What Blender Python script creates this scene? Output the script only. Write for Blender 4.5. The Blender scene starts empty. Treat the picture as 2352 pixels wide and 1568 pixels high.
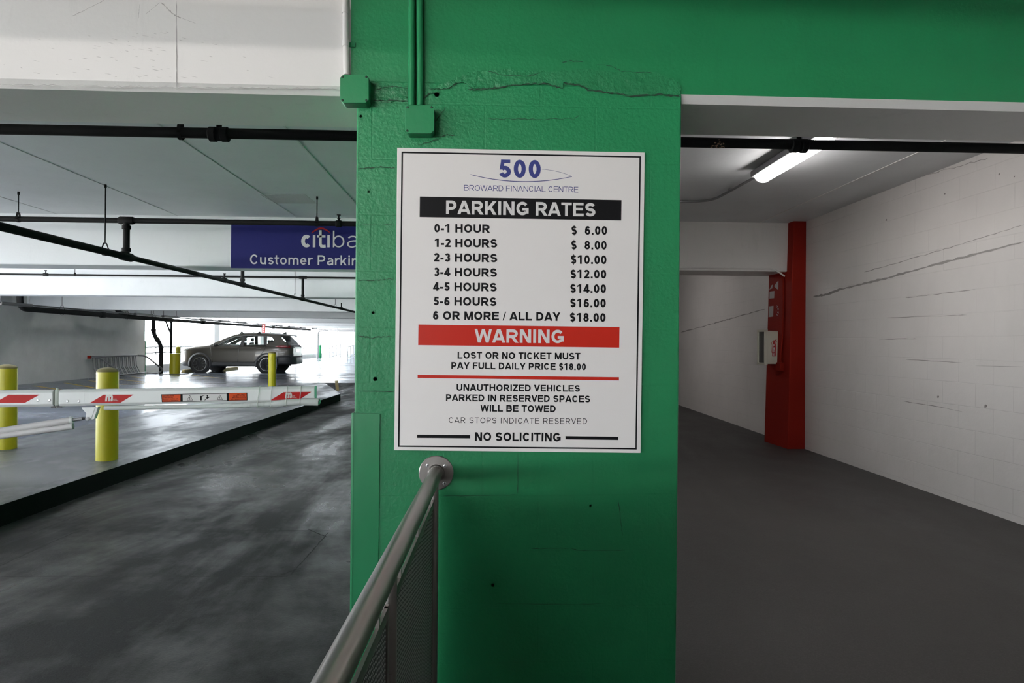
import bpy, bmesh, math, random
from mathutils import Vector as V, Matrix

# ------------------------------------------------------------------ camera, world, exposure
SC = bpy.context.scene
COL = SC.collection
EYE = V((0.0, 0.0, 1.51))
FPX, CU, CV = 1517.0, 1176.0, 784.0
YAW = math.atan(66.0 / FPX)
PITCH = math.atan(2.4 / FPX)
ROLL = 0.0068
F_ = V((math.sin(YAW) * math.cos(PITCH), math.cos(YAW) * math.cos(PITCH), math.sin(PITCH)))
R0 = V((math.cos(YAW), -math.sin(YAW), 0))
U0 = R0.cross(F_)
R_ = R0 * math.cos(ROLL) + U0 * math.sin(ROLL)
U_ = U0 * math.cos(ROLL) - R0 * math.sin(ROLL)
cam = bpy.data.cameras.new('camera')
cam.sensor_width = 36.0
cam.lens = FPX / 2352.0 * 36.0
cam.clip_start = 0.02
cam.clip_end = 500
camo = bpy.data.objects.new('camera', cam)
COL.objects.link(camo)
B_ = -F_
camo.matrix_world = Matrix(((R_.x, U_.x, B_.x, EYE.x), (R_.y, U_.y, B_.y, EYE.y), (R_.z, U_.z, B_.z, EYE.z), (0, 0, 0, 1)))
SC.camera = camo
SC.view_settings.view_transform = 'Standard'
SC.view_settings.look = 'None'
SC.view_settings.exposure = 0.0
SC.view_settings.gamma = 1.0
SC.view_settings.use_curve_mapping = False

SKY = 14.0
SUN = 235.0
LAMP_FRONT = 100.0
LAMP_BAY = 42.0
FILL_GARAGE = 110.0
w = bpy.data.worlds.new('sky')
SC.world = w
w.use_nodes = True
bg = w.node_tree.nodes['Background']
bg.inputs[0].default_value = (0.86, 0.935, 1.0, 1)
bg.inputs[1].default_value = SKY
sun = bpy.data.lights.new('sun', 'SUN')
sun.energy = SUN
sun.angle = 0.01
sun.color = (1.0, 0.985, 0.97)
suno = bpy.data.objects.new('sun', sun)
COL.objects.link(suno)
suno.rotation_euler = V((-.3, -.5, -1.0)).to_track_quat('-Z', 'Y').to_euler()
try:
    SC.cycles.max_bounces = 10
    SC.cycles.diffuse_bounces = 6
    SC.cycles.glossy_bounces = 4
    SC.cycles.sample_clamp_indirect = 6.0
    SC.cycles.use_denoising = True
except Exception:
    pass

# ------------------------------------------------------------------ measuring helpers
def ray(u, v):
    return F_ + R_ * ((u - CU) / FPX) + U_ * ((CV - v) / FPX)

def at(u, v, Y):
    d = ray(u, v)
    return EYE + d * (Y / d.y)

def atx(u, v, X):
    d = ray(u, v)
    return EYE + d * (X / d.x)

def atz(u, v, z):
    d = ray(u, v)
    return EYE + d * ((z - EYE.z) / d.z)

# ------------------------------------------------------------------ materials
def mat(name, col, rough=0.5, metal=0.0, spec=0.5, emit=None, estr=0.0, alpha=1.0, coat=0.0):
    m = bpy.data.materials.new(name)
    m.use_nodes = True
    b = m.node_tree.nodes['Principled BSDF']
    b.inputs['Base Color'].default_value = (*col, 1)
    b.inputs['Roughness'].default_value = rough
    b.inputs['Metallic'].default_value = metal
    b.inputs['Specular IOR Level'].default_value = spec
    b.inputs['Coat Weight'].default_value = coat
    if emit:
        b.inputs['Emission Color'].default_value = (*emit, 1)
        b.inputs['Emission Strength'].default_value = estr
    return m

class NT:
    """small node helper"""
    def __init__(s, m):
        s.t = m.node_tree
        s.b = s.t.nodes['Principled BSDF']
    def n(s, typ, **kw):
        x = s.t.nodes.new(typ)
        for k, val in kw.items():
            if k.startswith('i_'):
                key = k[2:].replace('_', ' ')
                x.inputs[int(key) if key.isdigit() else key].default_value = val
            else:
                setattr(x, k, val)
        return x
    def l(s, a, b):
        s.t.links.new(a, b)
    def coord(s, kind='Object', scale=(1, 1, 1), rot=(0, 0, 0), loc=(0, 0, 0)):
        tc = s.n('ShaderNodeTexCoord')
        mp = s.n('ShaderNodeMapping')
        mp.inputs['Scale'].default_value = scale
        mp.inputs['Rotation'].default_value = rot
        mp.inputs['Location'].default_value = loc
        s.l(tc.outputs[kind], mp.inputs[0])
        return mp.outputs[0]
    def noise(s, vec, scale, detail=4, rough=0.55, dist=0.0):
        x = s.n('ShaderNodeTexNoise')
        x.inputs['Scale'].default_value = scale
        x.inputs['Detail'].default_value = detail
        x.inputs['Roughness'].default_value = rough
        x.inputs['Distortion'].default_value = dist
        s.l(vec, x.inputs['Vector'])
        return x.outputs['Fac']
    def ramp(s, fac, stops):
        x = s.n('ShaderNodeValToRGB')
        e = x.color_ramp.elements
        while len(e) < len(stops):
            e.new(0.5)
        for k, (p, c) in enumerate(stops):
            e[k].position = p
            c = (c, c, c) if isinstance(c, (int, float)) else c
            e[k].color = (*c, 1)
        s.l(fac, x.inputs[0])
        return x.outputs[0]
    def mix(s, fac, a, b, mode='MIX'):
        x = s.n('ShaderNodeMix', data_type='RGBA', blend_type=mode)
        for sock, val in ((x.inputs['Factor'], fac), (x.inputs[6], a), (x.inputs[7], b)):
            if hasattr(val, 'is_linked') or hasattr(val, 'links'):
                s.l(val, sock)
            elif isinstance(val, tuple):
                sock.default_value = (*val, 1)
            else:
                sock.default_value = val
        return x.outputs[2]
    def math(s, op, a, b=0.0):
        x = s.n('ShaderNodeMath', operation=op)
        for sock, val in ((x.inputs[0], a), (x.inputs[1], b)):
            if hasattr(val, 'links'):
                s.l(val, sock)
            else:
                sock.default_value = val
        return x.outputs[0]
    def bump(s, h, strength, dist, prev=None):
        x = s.n('ShaderNodeBump')
        x.inputs['Strength'].default_value = strength
        x.inputs['Distance'].default_value = dist
        s.l(h, x.inputs['Height'])
        if prev is not None:
            s.l(prev, x.inputs['Normal'])
        return x.outputs[0]

def painted(name, col, rough=0.5, var=0.12, peel=90, pstr=0.25, pdist=0.004, wave=5, wdist=0.01, blocks=None, dirt=0.0, stretch=None, spec=0.5, bstr=0.35):
    """paint over concrete or block: orange-peel, slow waviness, optional block joints"""
    m = mat(name, col, rough, spec=spec)
    t = NT(m)
    vec = t.coord()
    big = t.noise(vec, 1.7, 5)
    c2 = tuple(x * (1 - var) for x in col)
    base = t.mix(t.ramp(big, [(0.3, 0.0), (0.7, 1.0)]), c2, col)
    if dirt > 0:
        d = t.noise(t.coord(scale=stretch or (3, 3, 0.6)), 3.0, 8, 0.7, 0.4)
        base = t.mix(t.ramp(d, [(0.58, 0.0), (0.8, dirt)]), base, tuple(x * 0.45 for x in col))
    nrm = t.bump(t.noise(vec, peel, 3, 0.6), pstr, pdist)
    nrm = t.bump(t.noise(vec, wave, 4), 0.35, wdist, nrm)
    if blocks:
        axis, off = blocks
        tc = t.n('ShaderNodeTexCoord')
        sp = t.n('ShaderNodeSeparateXYZ')
        t.l(tc.outputs['Object'], sp.inputs[0])
        cb = t.n('ShaderNodeCombineXYZ')
        wob = t.math('MULTIPLY', t.math('SUBTRACT', t.noise(vec, 2.5, 3), 0.5), 0.012)
        t.l(sp.outputs[axis], cb.inputs[0])
        t.l(t.math('ADD', t.math('ADD', sp.outputs[2], off), wob), cb.inputs[1])
        br = t.n('ShaderNodeTexBrick')
        br.inputs['Scale'].default_value = 1.0
        br.inputs['Brick Width'].default_value = 0.406
        br.inputs['Row Height'].default_value = 0.203
        br.inputs['Mortar Size'].default_value = 0.004
        br.inputs['Mortar Smooth'].default_value = 0.6
        t.l(cb.outputs[0], br.inputs['Vector'])
        inv = t.math('SUBTRACT', 1.0, br.outputs['Fac'])
        fade = t.ramp(t.noise(vec, 1.3, 3), [(0.42, 0.1), (0.62, 1.0)])
        h = t.math('MULTIPLY', inv, 1.0)
        nrm = t.bump(h, bstr, 0.005, nrm)
        base = t.mix(t.math('MULTIPLY', t.math('MULTIPLY', br.outputs['Fac'], bstr * .5), fade), base, tuple(x * 0.35 for x in col))
    t.l(base, t.b.inputs['Base Color'])
    t.l(nrm, t.b.inputs['Normal'])
    return m

def floor_mat(name, ca, cb, ra, rb, sc=0.8, bump=0.4, fine=60, rot=0.0, stretch=(1, 0.35, 1), spec=0.25, edge=.12):
    m = mat(name, ca, ra, spec=spec)
    t = NT(m)
    vec = t.coord(scale=stretch, rot=(0, 0, rot))
    v1 = t.coord()
    n1 = t.noise(vec, sc, 7, 0.6, 0.6)
    n2 = t.noise(v1, sc * 3.1, 6, 0.65)
    f = t.ramp(t.math('ADD', t.math('MULTIPLY', n1, 0.75), t.math('MULTIPLY', n2, 0.25)), [(0.5 - edge, 0.0), (0.5 + edge, 1.0)])
    base = t.mix(f, ca, cb)
    g = t.noise(v1, fine * 2.2, 3, 0.7)
    base = t.mix(t.ramp(g, [(0.45, 0.0), (0.75, 0.35)]), base, tuple(min(1, x * 1.9) for x in cb))
    t.l(base, t.b.inputs['Base Color'])
    t.l(t.ramp(f, [(0.0, ra), (1.0, rb)]), t.b.inputs['Roughness'])
    nrm = t.bump(t.noise(v1, fine, 5, 0.7), bump, 0.003)
    nrm = t.bump(t.noise(v1, 3.0, 3), 0.25, 0.006, nrm)
    t.l(nrm, t.b.inputs['Normal'])
    return m

WHITE = painted('white_paint', (0.79, 0.77, 0.75), 0.45, 0.06, 60, 0.18, 0.003, dirt=0.25)
WHITE_CEIL = painted('white_ceiling_paint', (0.72, 0.74, 0.755), 0.6, 0.08, 40, 0.2, 0.003, dirt=0.2)
WHITE_BLOCK = painted('white_block_paint', (0.66, 0.63, 0.61), 0.38, 0.08, 70, 0.2, 0.003, blocks=(1, -0.1685), dirt=0.12)
GREEN = painted('green_paint', (0.010, 0.150, 0.056), 0.40, 0.14, 75, 0.30, 0.004, 6, 0.012, dirt=0.2, spec=0.30)
GREEN_BLOCK = painted('green_block_paint', (0.010, 0.165, 0.062), 0.42, 0.16, 75, 0.55, 0.004, 6, 0.012, blocks=(0, 0.062), dirt=0.2, spec=0.30, bstr=0.16)
GREEN_METAL = painted('green_enamel', (0.012, 0.16, 0.062), 0.35, 0.12, 50, 0.2, 0.002, spec=0.30)
GREEN_PLASTER = painted('green_plaster', (0.013, 0.155, 0.06), 0.4, 0.25, 45, 0.8, 0.006, 14, 0.02, dirt=0.5, spec=0.30)
CONCRETE = painted('concrete_paint', (0.50, 0.49, 0.475), 0.6, 0.15, 25, 0.3, 0.004, dirt=0.4)
BARE = painted('bare_concrete', (0.26, 0.25, 0.24), 0.8, 0.15, 25, 0.3, 0.004)
RED = painted('red_paint', (0.22, 0.014, 0.008), 0.6, 0.12, 60, 0.25, 0.003, dirt=0.15, spec=0.06)
YELLOW = painted('yellow_paint', (0.35, 0.315, 0.010), 0.36, 0.1, 60, 0.2, 0.002, dirt=0.25, spec=0.30)
CAPY = painted('dusty_yellow_paint', (0.13, 0.11, 0.035), 0.8, 0.35, 60, 0.3, 0.002, dirt=0.6)
LANE = floor_mat('lane_coating', (0.009, 0.0095, 0.010), (0.042, 0.044, 0.043), 0.62, 0.27, 0.8, 0.6, 70, -0.35, spec=.2, edge=.07)
ISLAND = floor_mat('island_coating', (0.050, 0.055, 0.062), (0.090, 0.096, 0.104), 0.46, 0.28, 1.6, 0.7, 80, edge=.07)
GARAGE = floor_mat('garage_coating', (0.10, 0.11, 0.14), (0.15, 0.165, 0.205), 0.12, 0.30, 0.5, 0.05, 40, 0, (0.3, 1, 1), spec=.5)
BAYFLOOR = floor_mat('ramp_coating', (0.040, 0.038, 0.038), (0.060, 0.057, 0.056), 0.5, 0.68, 0.9, 0.5, 70)
BLACK_KERB = mat('black_kerb_paint', (0.0045, 0.0055, 0.0055), 0.7, spec=.1)
PIPE = mat('black_pipe', (0.0055, 0.006, 0.0065), 0.75, spec=.12)
DARK = mat('dark_metal', (0.03, 0.03, 0.032), 0.45)
STEEL = mat('brushed_steel', (0.25, 0.232, 0.22), 0.33, .85)
GALV = mat('galvanised_steel', (0.30, 0.30, 0.31), 0.5, 0.6)
SCREW = mat('screw_steel', (0.5, 0.5, 0.5), 0.35, 1.0)
SIGN_WHITE = mat('sign_white', (0.80, 0.765, 0.745), 0.32, spec=.3)
SIGN_BLACK = mat('sign_black', (0.007, 0.007, 0.008), 0.4, spec=.08)
SIGN_RED = mat('sign_red', (0.40, 0.018, 0.010), 0.35, spec=.15)
SIGN_BLUE = mat('sign_blue', (0.036, 0.044, 0.16), 0.35, spec=.1)
BANK_BLUE = mat('bank_blue', (0.010, 0.012, 0.080), 0.5, spec=.06)
LETTER_WHITE = mat('letter_white', (0.68, 0.66, 0.65), 0.4, spec=.2)
ARC_RED = mat('arc_red', (0.20, 0.010, 0.012), 0.5, spec=.1)
ARM_WHITE = painted('arm_white', (0.80, 0.81, 0.80), 0.35, 0.05, 40, 0.05, 0.001, dirt=0.1)
TUBE_WHITE = painted('tube_white', (0.62, 0.60, 0.60), 0.5, 0.15, 40, 0.1, 0.001, dirt=0.3)
FOAM = painted('foam_white', (0.62, 0.65, 0.63), 0.55, 0.12, 30, 0.3, 0.003, dirt=0.7)
ARM_GREEN = mat('arm_green_edge', (0.08, 0.33, 0.20), 0.5)
STICKER_ORANGE = mat('sticker_orange', (0.60, 0.075, 0.016), 0.4, spec=.15)
RUBBER = mat('rubber', (0.012, 0.012, 0.013), 0.8)
LED = mat('led_diffuser', (0.8, 0.8, 0.8), 0.4, emit=(1.0, 0.955, 0.93), estr=LAMP_BAY)
LED_FILL = mat('led_fill', (0.8, 0.8, 0.8), 0.4, emit=(0.93, 0.97, 1.0), estr=FILL_GARAGE)
LED_FRONT = mat('led_tube', (0.8, 0.8, 0.8), 0.4, emit=(1.0, 0.94, 0.89), estr=LAMP_FRONT)
SEAM = mat('seam_line', (0.58, 0.59, 0.60), 0.7)
CRACK = mat('crack_shadow', (0.10, 0.095, 0.09), 0.9)
GREEN_CRACK = mat('green_crack', (0.010, 0.035, 0.018), 0.9)
STRIPE = mat('yellow_stripe', (0.42, 0.27, 0.03), 0.5)
SAWCUT = mat('sawcut_sealant', (0.010, 0.010, 0.010), 0.6, spec=.2)

# ------------------------------------------------------------------ mesh helpers
class MB:
    def __init__(s):
        s.v, s.f, s.m = [], [], []
    def face(s, pts, mi=0):
        k = len(s.v)
        s.v += [tuple(p) for p in pts]
        s.f.append(tuple(range(k, k + len(pts))))
        s.m.append(mi)
        return s
    def grid(s, rows, closed_u=False, closed_v=False, mi=0):
        k = len(s.v)
        nr, nc = len(rows), len(rows[0])
        for r in rows:
            s.v += [tuple(p) for p in r]
        for i in range(nr if closed_v else nr - 1):
            for j in range(nc if closed_u else nc - 1):
                a, b = i, (i + 1) % nr
                c, d = j, (j + 1) % nc
                s.f.append((k + a * nc + c, k + a * nc + d, k + b * nc + d, k + b * nc + c))
                s.m.append(mi)
        return s
    def box(s, a, b, mi=0):
        x0, y0, z0 = a
        x1, y1, z1 = b
        c = [(x0, y0, z0), (x1, y0, z0), (x1, y1, z0), (x0, y1, z0), (x0, y0, z1), (x1, y0, z1), (x1, y1, z1), (x0, y1, z1)]
        return s.hexa(c, mi)
    def hexa(s, c, mi=0):
        k = len(s.v)
        s.v += [tuple(p) for p in c]
        for q in ((3, 2, 1, 0), (4, 5, 6, 7), (0, 1, 5, 4), (1, 2, 6, 5), (2, 3, 7, 6), (3, 0, 4, 7)):
            s.f.append(tuple(k + i for i in q))
            s.m.append(mi)
        return s
    def prism(s, poly, d, mi=0, mside=None):
        """poly: list of 3D points, d: extrusion vector"""
        d = V(d)
        n = len(poly)
        k = len(s.v)
        s.v += [tuple(p) for p in poly] + [tuple(V(p) + d) for p in poly]
        s.f.append(tuple(range(k + n - 1, k - 1, -1)))
        s.f.append(tuple(range(k + n, k + 2 * n)))
        s.m += [mi, mi]
        for i in range(n):
            j = (i + 1) % n
            s.f.append((k + i, k + j, k + n + j, k + n + i))
            s.m.append(mi if mside is None else mside)
        return s
    def tube(s, pts, r, n=16, caps=True, mi=0, closed=False):
        pts = [V(p) for p in pts]
        rr = r if isinstance(r, (list, tuple)) else [r] * len(pts)
        rows = []
        t0 = None
        N = len(pts)
        for i, p in enumerate(pts):
            if closed:
                t = (pts[(i + 1) % N] - pts[i - 1]).normalized()
            else:
                t = ((pts[min(i + 1, N - 1)] - pts[max(i - 1, 0)])).normalized()
            if t0 is None:
                a = V((0, 0, 1)) if abs(t.z) < 0.9 else V((1, 0, 0))
                nx = t.cross(a).normalized()
            else:
                nx = (nx - t * nx.dot(t)).normalized()
            ny = t.cross(nx)
            t0 = t
            rows.append([p + (nx * math.cos(2 * math.pi * k / n) + ny * math.sin(2 * math.pi * k / n)) * rr[i] for k in range(n)])
        s.grid(rows, closed_u=True, closed_v=closed, mi=mi)
        if caps and not closed:
            s.face(rows[0][::-1], mi)
            s.face(rows[-1], mi)
        return s
    def lathe(s, c, prof, n=32, axis='z', mi=0, caps=True):
        """prof: list of (r, h) along the axis from point c"""
        c = V(c)
        ax = {'x': (V((0, 1, 0)), V((0, 0, 1)), V((1, 0, 0))), 'y': (V((1, 0, 0)), V((0, 0, 1)), V((0, 1, 0))), 'z': (V((1, 0, 0)), V((0, 1, 0)), V((0, 0, 1)))}[axis]
        rows = [[c + (ax[0] * math.cos(2 * math.pi * k / n) + ax[1] * math.sin(2 * math.pi * k / n)) * r + ax[2] * h for k in range(n)] for r, h in prof]
        s.grid(rows, closed_u=True, mi=mi)
        if caps and prof[0][0] > 1e-5:
            s.face(rows[0][::-1], mi)
        if caps and prof[-1][0] > 1e-5:
            s.face(rows[-1], mi)
        return s
    def build(s, name, mats, parent=None, smooth=False, bevel=0.0, subdiv=0, origin=None, solid=0.0, seg=2, angle=40):
        me = bpy.data.meshes.new(name)
        off = V(origin) if origin is not None else V((0, 0, 0))
        if parent is not None and origin is None:
            off = V(parent.location) if parent.parent is None else (parent.parent.location + parent.location)
        vv = [tuple(V(p) - off) for p in s.v]
        me.from_pydata(vv, [], s.f)
        for mm in (mats if isinstance(mats, (list, tuple)) else [mats]):
            me.materials.append(mm)
        for p, k in zip(me.polygons, s.m):
            p.material_index = k
        bm = bmesh.new()
        bm.from_mesh(me)
        bmesh.ops.remove_doubles(bm, verts=bm.verts, dist=4e-6)
        bmesh.ops.recalc_face_normals(bm, faces=bm.faces)
        bm.to_mesh(me)
        bm.free()
        o = bpy.data.objects.new(name, me)
        COL.objects.link(o)
        if parent is not None:
            o.parent = parent
            if origin is not None:
                o.location = off - parent.location
        else:
            o.location = off
        if solid:
            md = o.modifiers.new('thick', 'SOLIDIFY')
            md.thickness = solid
            md.offset = 0
        if bevel:
            md = o.modifiers.new('bevel', 'BEVEL')
            md.width = bevel
            md.segments = seg
            md.limit_method = 'ANGLE'
            md.angle_limit = math.radians(30)
        if subdiv:
            md = o.modifiers.new('sub', 'SUBSURF')
            md.levels = subdiv
            md.render_levels = subdiv
        if smooth:
            me.shade_smooth()
            if not subdiv:
                try:
                    me.set_sharp_from_angle(angle=math.radians(angle))
                except Exception:
                    pass
        return o

def base_of(name, loc, label, cat, group=None):
    o = bpy.data.objects.new(name, None)
    o.empty_display_size = 0.1
    COL.objects.link(o)
    o.location = V(loc)
    o.matrix_world = Matrix.Translation(V(loc))
    o['label'] = label
    o['category'] = cat
    if group:
        o['group'] = group
    return o

def tag(o, label, cat, group=None, kind=None):
    o['label'] = label
    o['category'] = cat
    if group:
        o['group'] = group
    if kind:
        o['kind'] = kind
    return o

def structure(o):
    o['kind'] = 'structure'
    return o

def copy_tree(o, parent=None):
    c = o.copy()
    COL.objects.link(c)
    if parent is not None:
        c.parent = parent
        c.matrix_parent_inverse = o.matrix_parent_inverse.copy()
    for ch in list(o.children):
        copy_tree(ch, c)
    return c

def arc(c, a, b, r, a0, a1, n=8):
    """points on an arc around c in the plane of unit vectors a, b (degrees)"""
    c, a, b = V(c), V(a), V(b)
    return [c + a * (r * math.cos(math.radians(a0 + (a1 - a0) * k / n))) + b * (r * math.sin(math.radians(a0 + (a1 - a0) * k / n))) for k in range(n + 1)]

def bend(pts, r, n=6):
    """polyline with rounded corners"""
    pts = [V(p) for p in pts]
    out = [pts[0]]
    for i in range(1, len(pts) - 1):
        a, b, c = pts[i - 1], pts[i], pts[i + 1]
        d1, d2 = (a - b), (c - b)
        rr = min(r, d1.length * 0.49, d2.length * 0.49)
        p, q = b + d1.normalized() * rr, b + d2.normalized() * rr
        for k in range(n + 1):
            t = k / n
            out.append(p * (1 - t) ** 2 + b * 2 * t * (1 - t) + q * t ** 2)
    out.append(pts[-1])
    return out

# ------------------------------------------------------------------ lettering (strokes drawn as flat ribbons, cap height 1)
def el(cx, cy, rx, ry, a0, a1, n=14):
    return [(cx + rx * math.cos(math.radians(a0 + (a1 - a0) * k / n)), cy + ry * math.sin(math.radians(a0 + (a1 - a0) * k / n))) for k in range(n + 1)]

WID = dict(A=1.0, B=1.0, C=1.0, D=1.0, E=.93, F=.86, G=1.08, H=1.0, I=.39, J=.78, K=1.0, L=.85, M=1.16, N=1.0, O=1.09, P=.93, Q=1.09, R=1.0, S=.93, T=.86, U=1.0, V=.93, W=1.32, X=.93, Y=.93, Z=.86)
WID.update({'.': .39, ',': .39, '-': .465, '/': .39, '$': .777, ' ': .39, '!': .46})
WID.update({k: .777 for k in '0123456789'})
WID.update(dict(a=.80, b=.80, c=.72, e=.78, g=.80, i=.36, k=.76, m=1.2, n=.79, o=.82, r=.54, s=.72, t=.47, u=.79, l=.36))
XH = 0.73

def glyph(ch, w):
    W = WID[ch]
    h = w / 2
    s = 0.075
    L, R, M = s + h, W - s - h, W / 2
    q, r = [], []
    def vb(x, y0, y1):
        q.append([(x - h, y0), (x + h, y0), (x + h, y1), (x - h, y1)])
    def hb(x0, x1, y, t=0.9):
        q.append([(x0, y - h * t), (x1, y - h * t), (x1, y + h * t), (x0, y + h * t)])
    def dg(x0, y0, x1, y1, k=1.0):
        wx = w * k * math.hypot(x1 - x0, y1 - y0) / abs(y1 - y0) / 2
        q.append([(x0 - wx, y0), (x0 + wx, y0), (x1 + wx, y1), (x1 - wx, y1)])
    def rb(p, closed=False):
        r.append((p, closed))
    rx = R - M
    if ch == 'A':
        dg(h * 1.1, 0, M - h * .15, 1); dg(W - h * 1.1, 0, M + h * .15, 1); hb(W * .22, W * .78, .28)
    elif ch == 'B':
        vb(L, 0, 1)
        rb([(L, 1 - h), (M * 1.05, 1 - h)] + el(M * 1.05, (1.53 - h) / 2, R - .04 - M * 1.05, (.47 - h) / 2, 90, -90) + [(L, .53)])
        rb([(L, .53), (M * 1.08, .53)] + el(M * 1.08, (.53 + h) / 2, R - M * 1.08, (.53 - h) / 2, 90, -90) + [(L, h)])
    elif ch == 'C':
        rb(el(M, .5, rx, .5 - h, 38, 322, 22))
    elif ch == 'D':
        vb(L, 0, 1)
        rb([(L, 1 - h), (M * .9, 1 - h)] + el(M * .9, .5, R - M * .9, .5 - h, 90, -90) + [(L, h)])
    elif ch in 'EF':
        vb(L, 0, 1); hb(L, W - .06, 1 - h * .9); hb(L, W - .1, .53)
        if ch == 'E':
            hb(L, W - .045, h * .9)
    elif ch == 'G':
        rb(el(M, .5, rx, .5 - h, 40, 318, 22)); hb(M, R + h, .44); vb(R, .13, .5)
    elif ch == 'H':
        vb(L, 0, 1); vb(R, 0, 1); hb(L, R, .53)
    elif ch == 'I':
        vb(M, 0, 1)
    elif ch == 'J':
        vb(R, .3, 1); rb([(R, .32)] + el(M, .3, rx, .3 - h, 0, -175))
    elif ch == 'K':
        vb(L, 0, 1); dg(L + h * .6, .33, R, 1); dg(R + h * .2, 0, L + (R - L) * .42, .62)
    elif ch == 'L':
        vb(L, 0, 1); hb(L, W - .04, h * .9)
    elif ch == 'M':
        vb(L, 0, 1); vb(R, 0, 1); dg(M, 0, L + h * .3, 1, .9); dg(M, 0, R - h * .3, 1, .9)
    elif ch == 'N':
        vb(L, 0, 1); vb(R, 0, 1); dg(R - h * .2, 0, L + h * .2, 1)
    elif ch in 'OQ':
        rb(el(M, .5, rx, .5 - h, 0, 360, 32)[:-1], True)
    elif ch in 'PR':
        vb(L, 0, 1)
        y = .42 if ch == 'P' else .46
        rb([(L, 1 - h), (M * 1.05, 1 - h)] + el(M * 1.05, (1 - h + y) / 2, R - M * 1.05, (1 - h - y) / 2, 90, -90) + [(L, y)])
        if ch == 'R':
            dg(R + h * .35, 0, M * 1.02, .46)
    elif ch in 'S$':
        k = (1 - w) / 4
        rb(el(M, .5 + k, rx * .97, k, 22, 268, 16) + el(M, .5 - k, rx, k, 88, -160, 16))
        if ch == '$':
            q.append([(M - .035, -.12), (M + .035, -.12), (M + .035, 1.1), (M - .035, 1.1)])
    elif ch == 'T':
        vb(M, 0, 1); hb(.03, W - .03, 1 - h * .9)
    elif ch == 'U':
        vb(L, .36, 1); vb(R, .36, 1); rb([(L, .4)] + el(M, .36, rx, .36 - h, 180, 360) + [(R, .4)])
    elif ch == 'V':
        dg(M, 0, h * 1.1, 1); dg(M, 0, W - h * 1.1, 1)
    elif ch == 'W':
        dg(W * .27, 0, h * 1.05, 1, .92); dg(W * .27, 0, M, 1, .92); dg(W * .73, 0, M, 1, .92); dg(W * .73, 0, W - h * 1.05, 1, .92)
    elif ch == 'X':
        dg(h * 1.2, 0, W - h * 1.4, 1); dg(W - h * 1.2, 0, h * 1.4, 1)
    elif ch == 'Y':
        vb(M, 0, .45); dg(M, .38, h * 1.1, 1); dg(M, .38, W - h * 1.1, 1)
    elif ch == 'Z':
        hb(.06, W - .05, 1 - h * .9); hb(.04, W - .04, h * .9); dg(h * 1.4 + .03, w * .6, W - h * 1.4 - .05, 1 - w * .6)
    elif ch == '0':
        rb(el(M, .5, rx, .5 - h, 0, 360, 28)[:-1], True)
    elif ch == '1':
        vb(M + .06, 0, 1); q.append([(.09, .66), (.09, .83), (M + .06 - h, 1), (M + .06 - h, .80)])
    elif ch == '2':
        rb(el(M, .72 - h * .3, rx, .28 - h * .7, 165, -38, 14) + [(L + .06, h * 1.2)]); hb(L - h, R + h, h * .9)
    elif ch == '3':
        k = (1 - w) / 4
        rb(el(M, .5 + k, rx * .92, k, 160, -90, 14)); rb(el(M, .5 - k, rx, k, 90, -160, 14))
    elif ch == '4':
        vb(W * .66, 0, 1); hb(.03, W - .03, .27); dg(h * 1.0 + .02, .27, W * .66 - h * .3, 1, .8)
    elif ch == '5':
        hb(L, R + h * .7, 1 - h * .9)
        q.append([(L - h * .6, .44), (L + h * 1.2, .46), (L + h * 1.9, 1), (L + h * .1, 1)])
        rb(el(M, .33, rx, .33 - h, 140, -160, 16))
    elif ch == '6':
        rb(el(M, .33, rx, .33 - h, 0, 360, 24)[:-1], True)
        rb(el(M + .02, .5, rx, .5 - h, 42, 190, 14))
    elif ch == '7':
        hb(L - h, R + h, 1 - h * .9); dg(M - .1, 0, R, 1 - w * .8)
    elif ch == '8':
        rb(el(M, .75 - h / 2, rx * .86, .25 - h / 2, 0, 360, 24)[:-1], True)
        rb(el(M, .265 + h / 2.6, rx, .265 - h * .62, 0, 360, 24)[:-1], True)
    elif ch == '9':
        rb(el(M, .67, rx, .33 - h, 0, 360, 24)[:-1], True)
        rb(el(M - .02, .5, rx, .5 - h, -138, 10, 14))
    elif ch == '.':
        vb(M, 0, w * 1.0)
    elif ch == ',':
        vb(M, 0, w * 1.0); q.append([(M, 0), (M + h, 0), (M - h * .2, -w), (M - h, -w)])
    elif ch == '-':
        hb(.05, W - .05, .36, .95)
    elif ch == '/':
        dg(h * .6 - .02, -.02, W - h * .6 + .02, 1.02, .55)
    elif ch == '!':
        vb(M, 0, w); vb(M, .3, 1)
    # lower case
    elif ch in 'abceognsuimrkt l':
        x = XH
        rxl = rx
        ry = x / 2 - h
        if ch in 'oe':
            if ch == 'o':
                rb(el(M, x / 2, rxl, ry, 0, 360, 26)[:-1], True)
            else:
                rb([(L, x / 2)] + [(R, x / 2)] + el(M, x / 2, rxl, ry, 0, 318, 22))
        elif ch == 'c':
            rb(el(M + .03, x / 2, rxl, ry, 48, 312, 20))
        elif ch == 'b':
            vb(L, 0, 1.02); rb(el(M, x / 2, rxl, ry, 0, 360, 26)[:-1], True)
        elif ch == 'a':
            vb(R, 0, x * .6); rb([(R, x * .55)] + el(M, x * .66, rxl, x * .34 - h, 0, 150, 10))
            rb([(R, x * .58), (M, x * .56)] + el(M * .95, x * .29, M * .95 - L, x * .29 - h * .6, 95, 270, 12) + [(R, x * .2)])
        elif ch == 'g':
            vb(R, -.05, x); rb(el(M, x / 2, rxl, ry, 0, 360, 26)[:-1], True)
            rb([(R, 0)] + el(M, -.05, rxl, .22, 0, -150, 12))
        elif ch == 'n':
            vb(L, 0, x); rb(el(M, x - rxl - h, rxl, rxl, 180, 0, 14) + [(R, 0)])
        elif ch == 'u':
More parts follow.
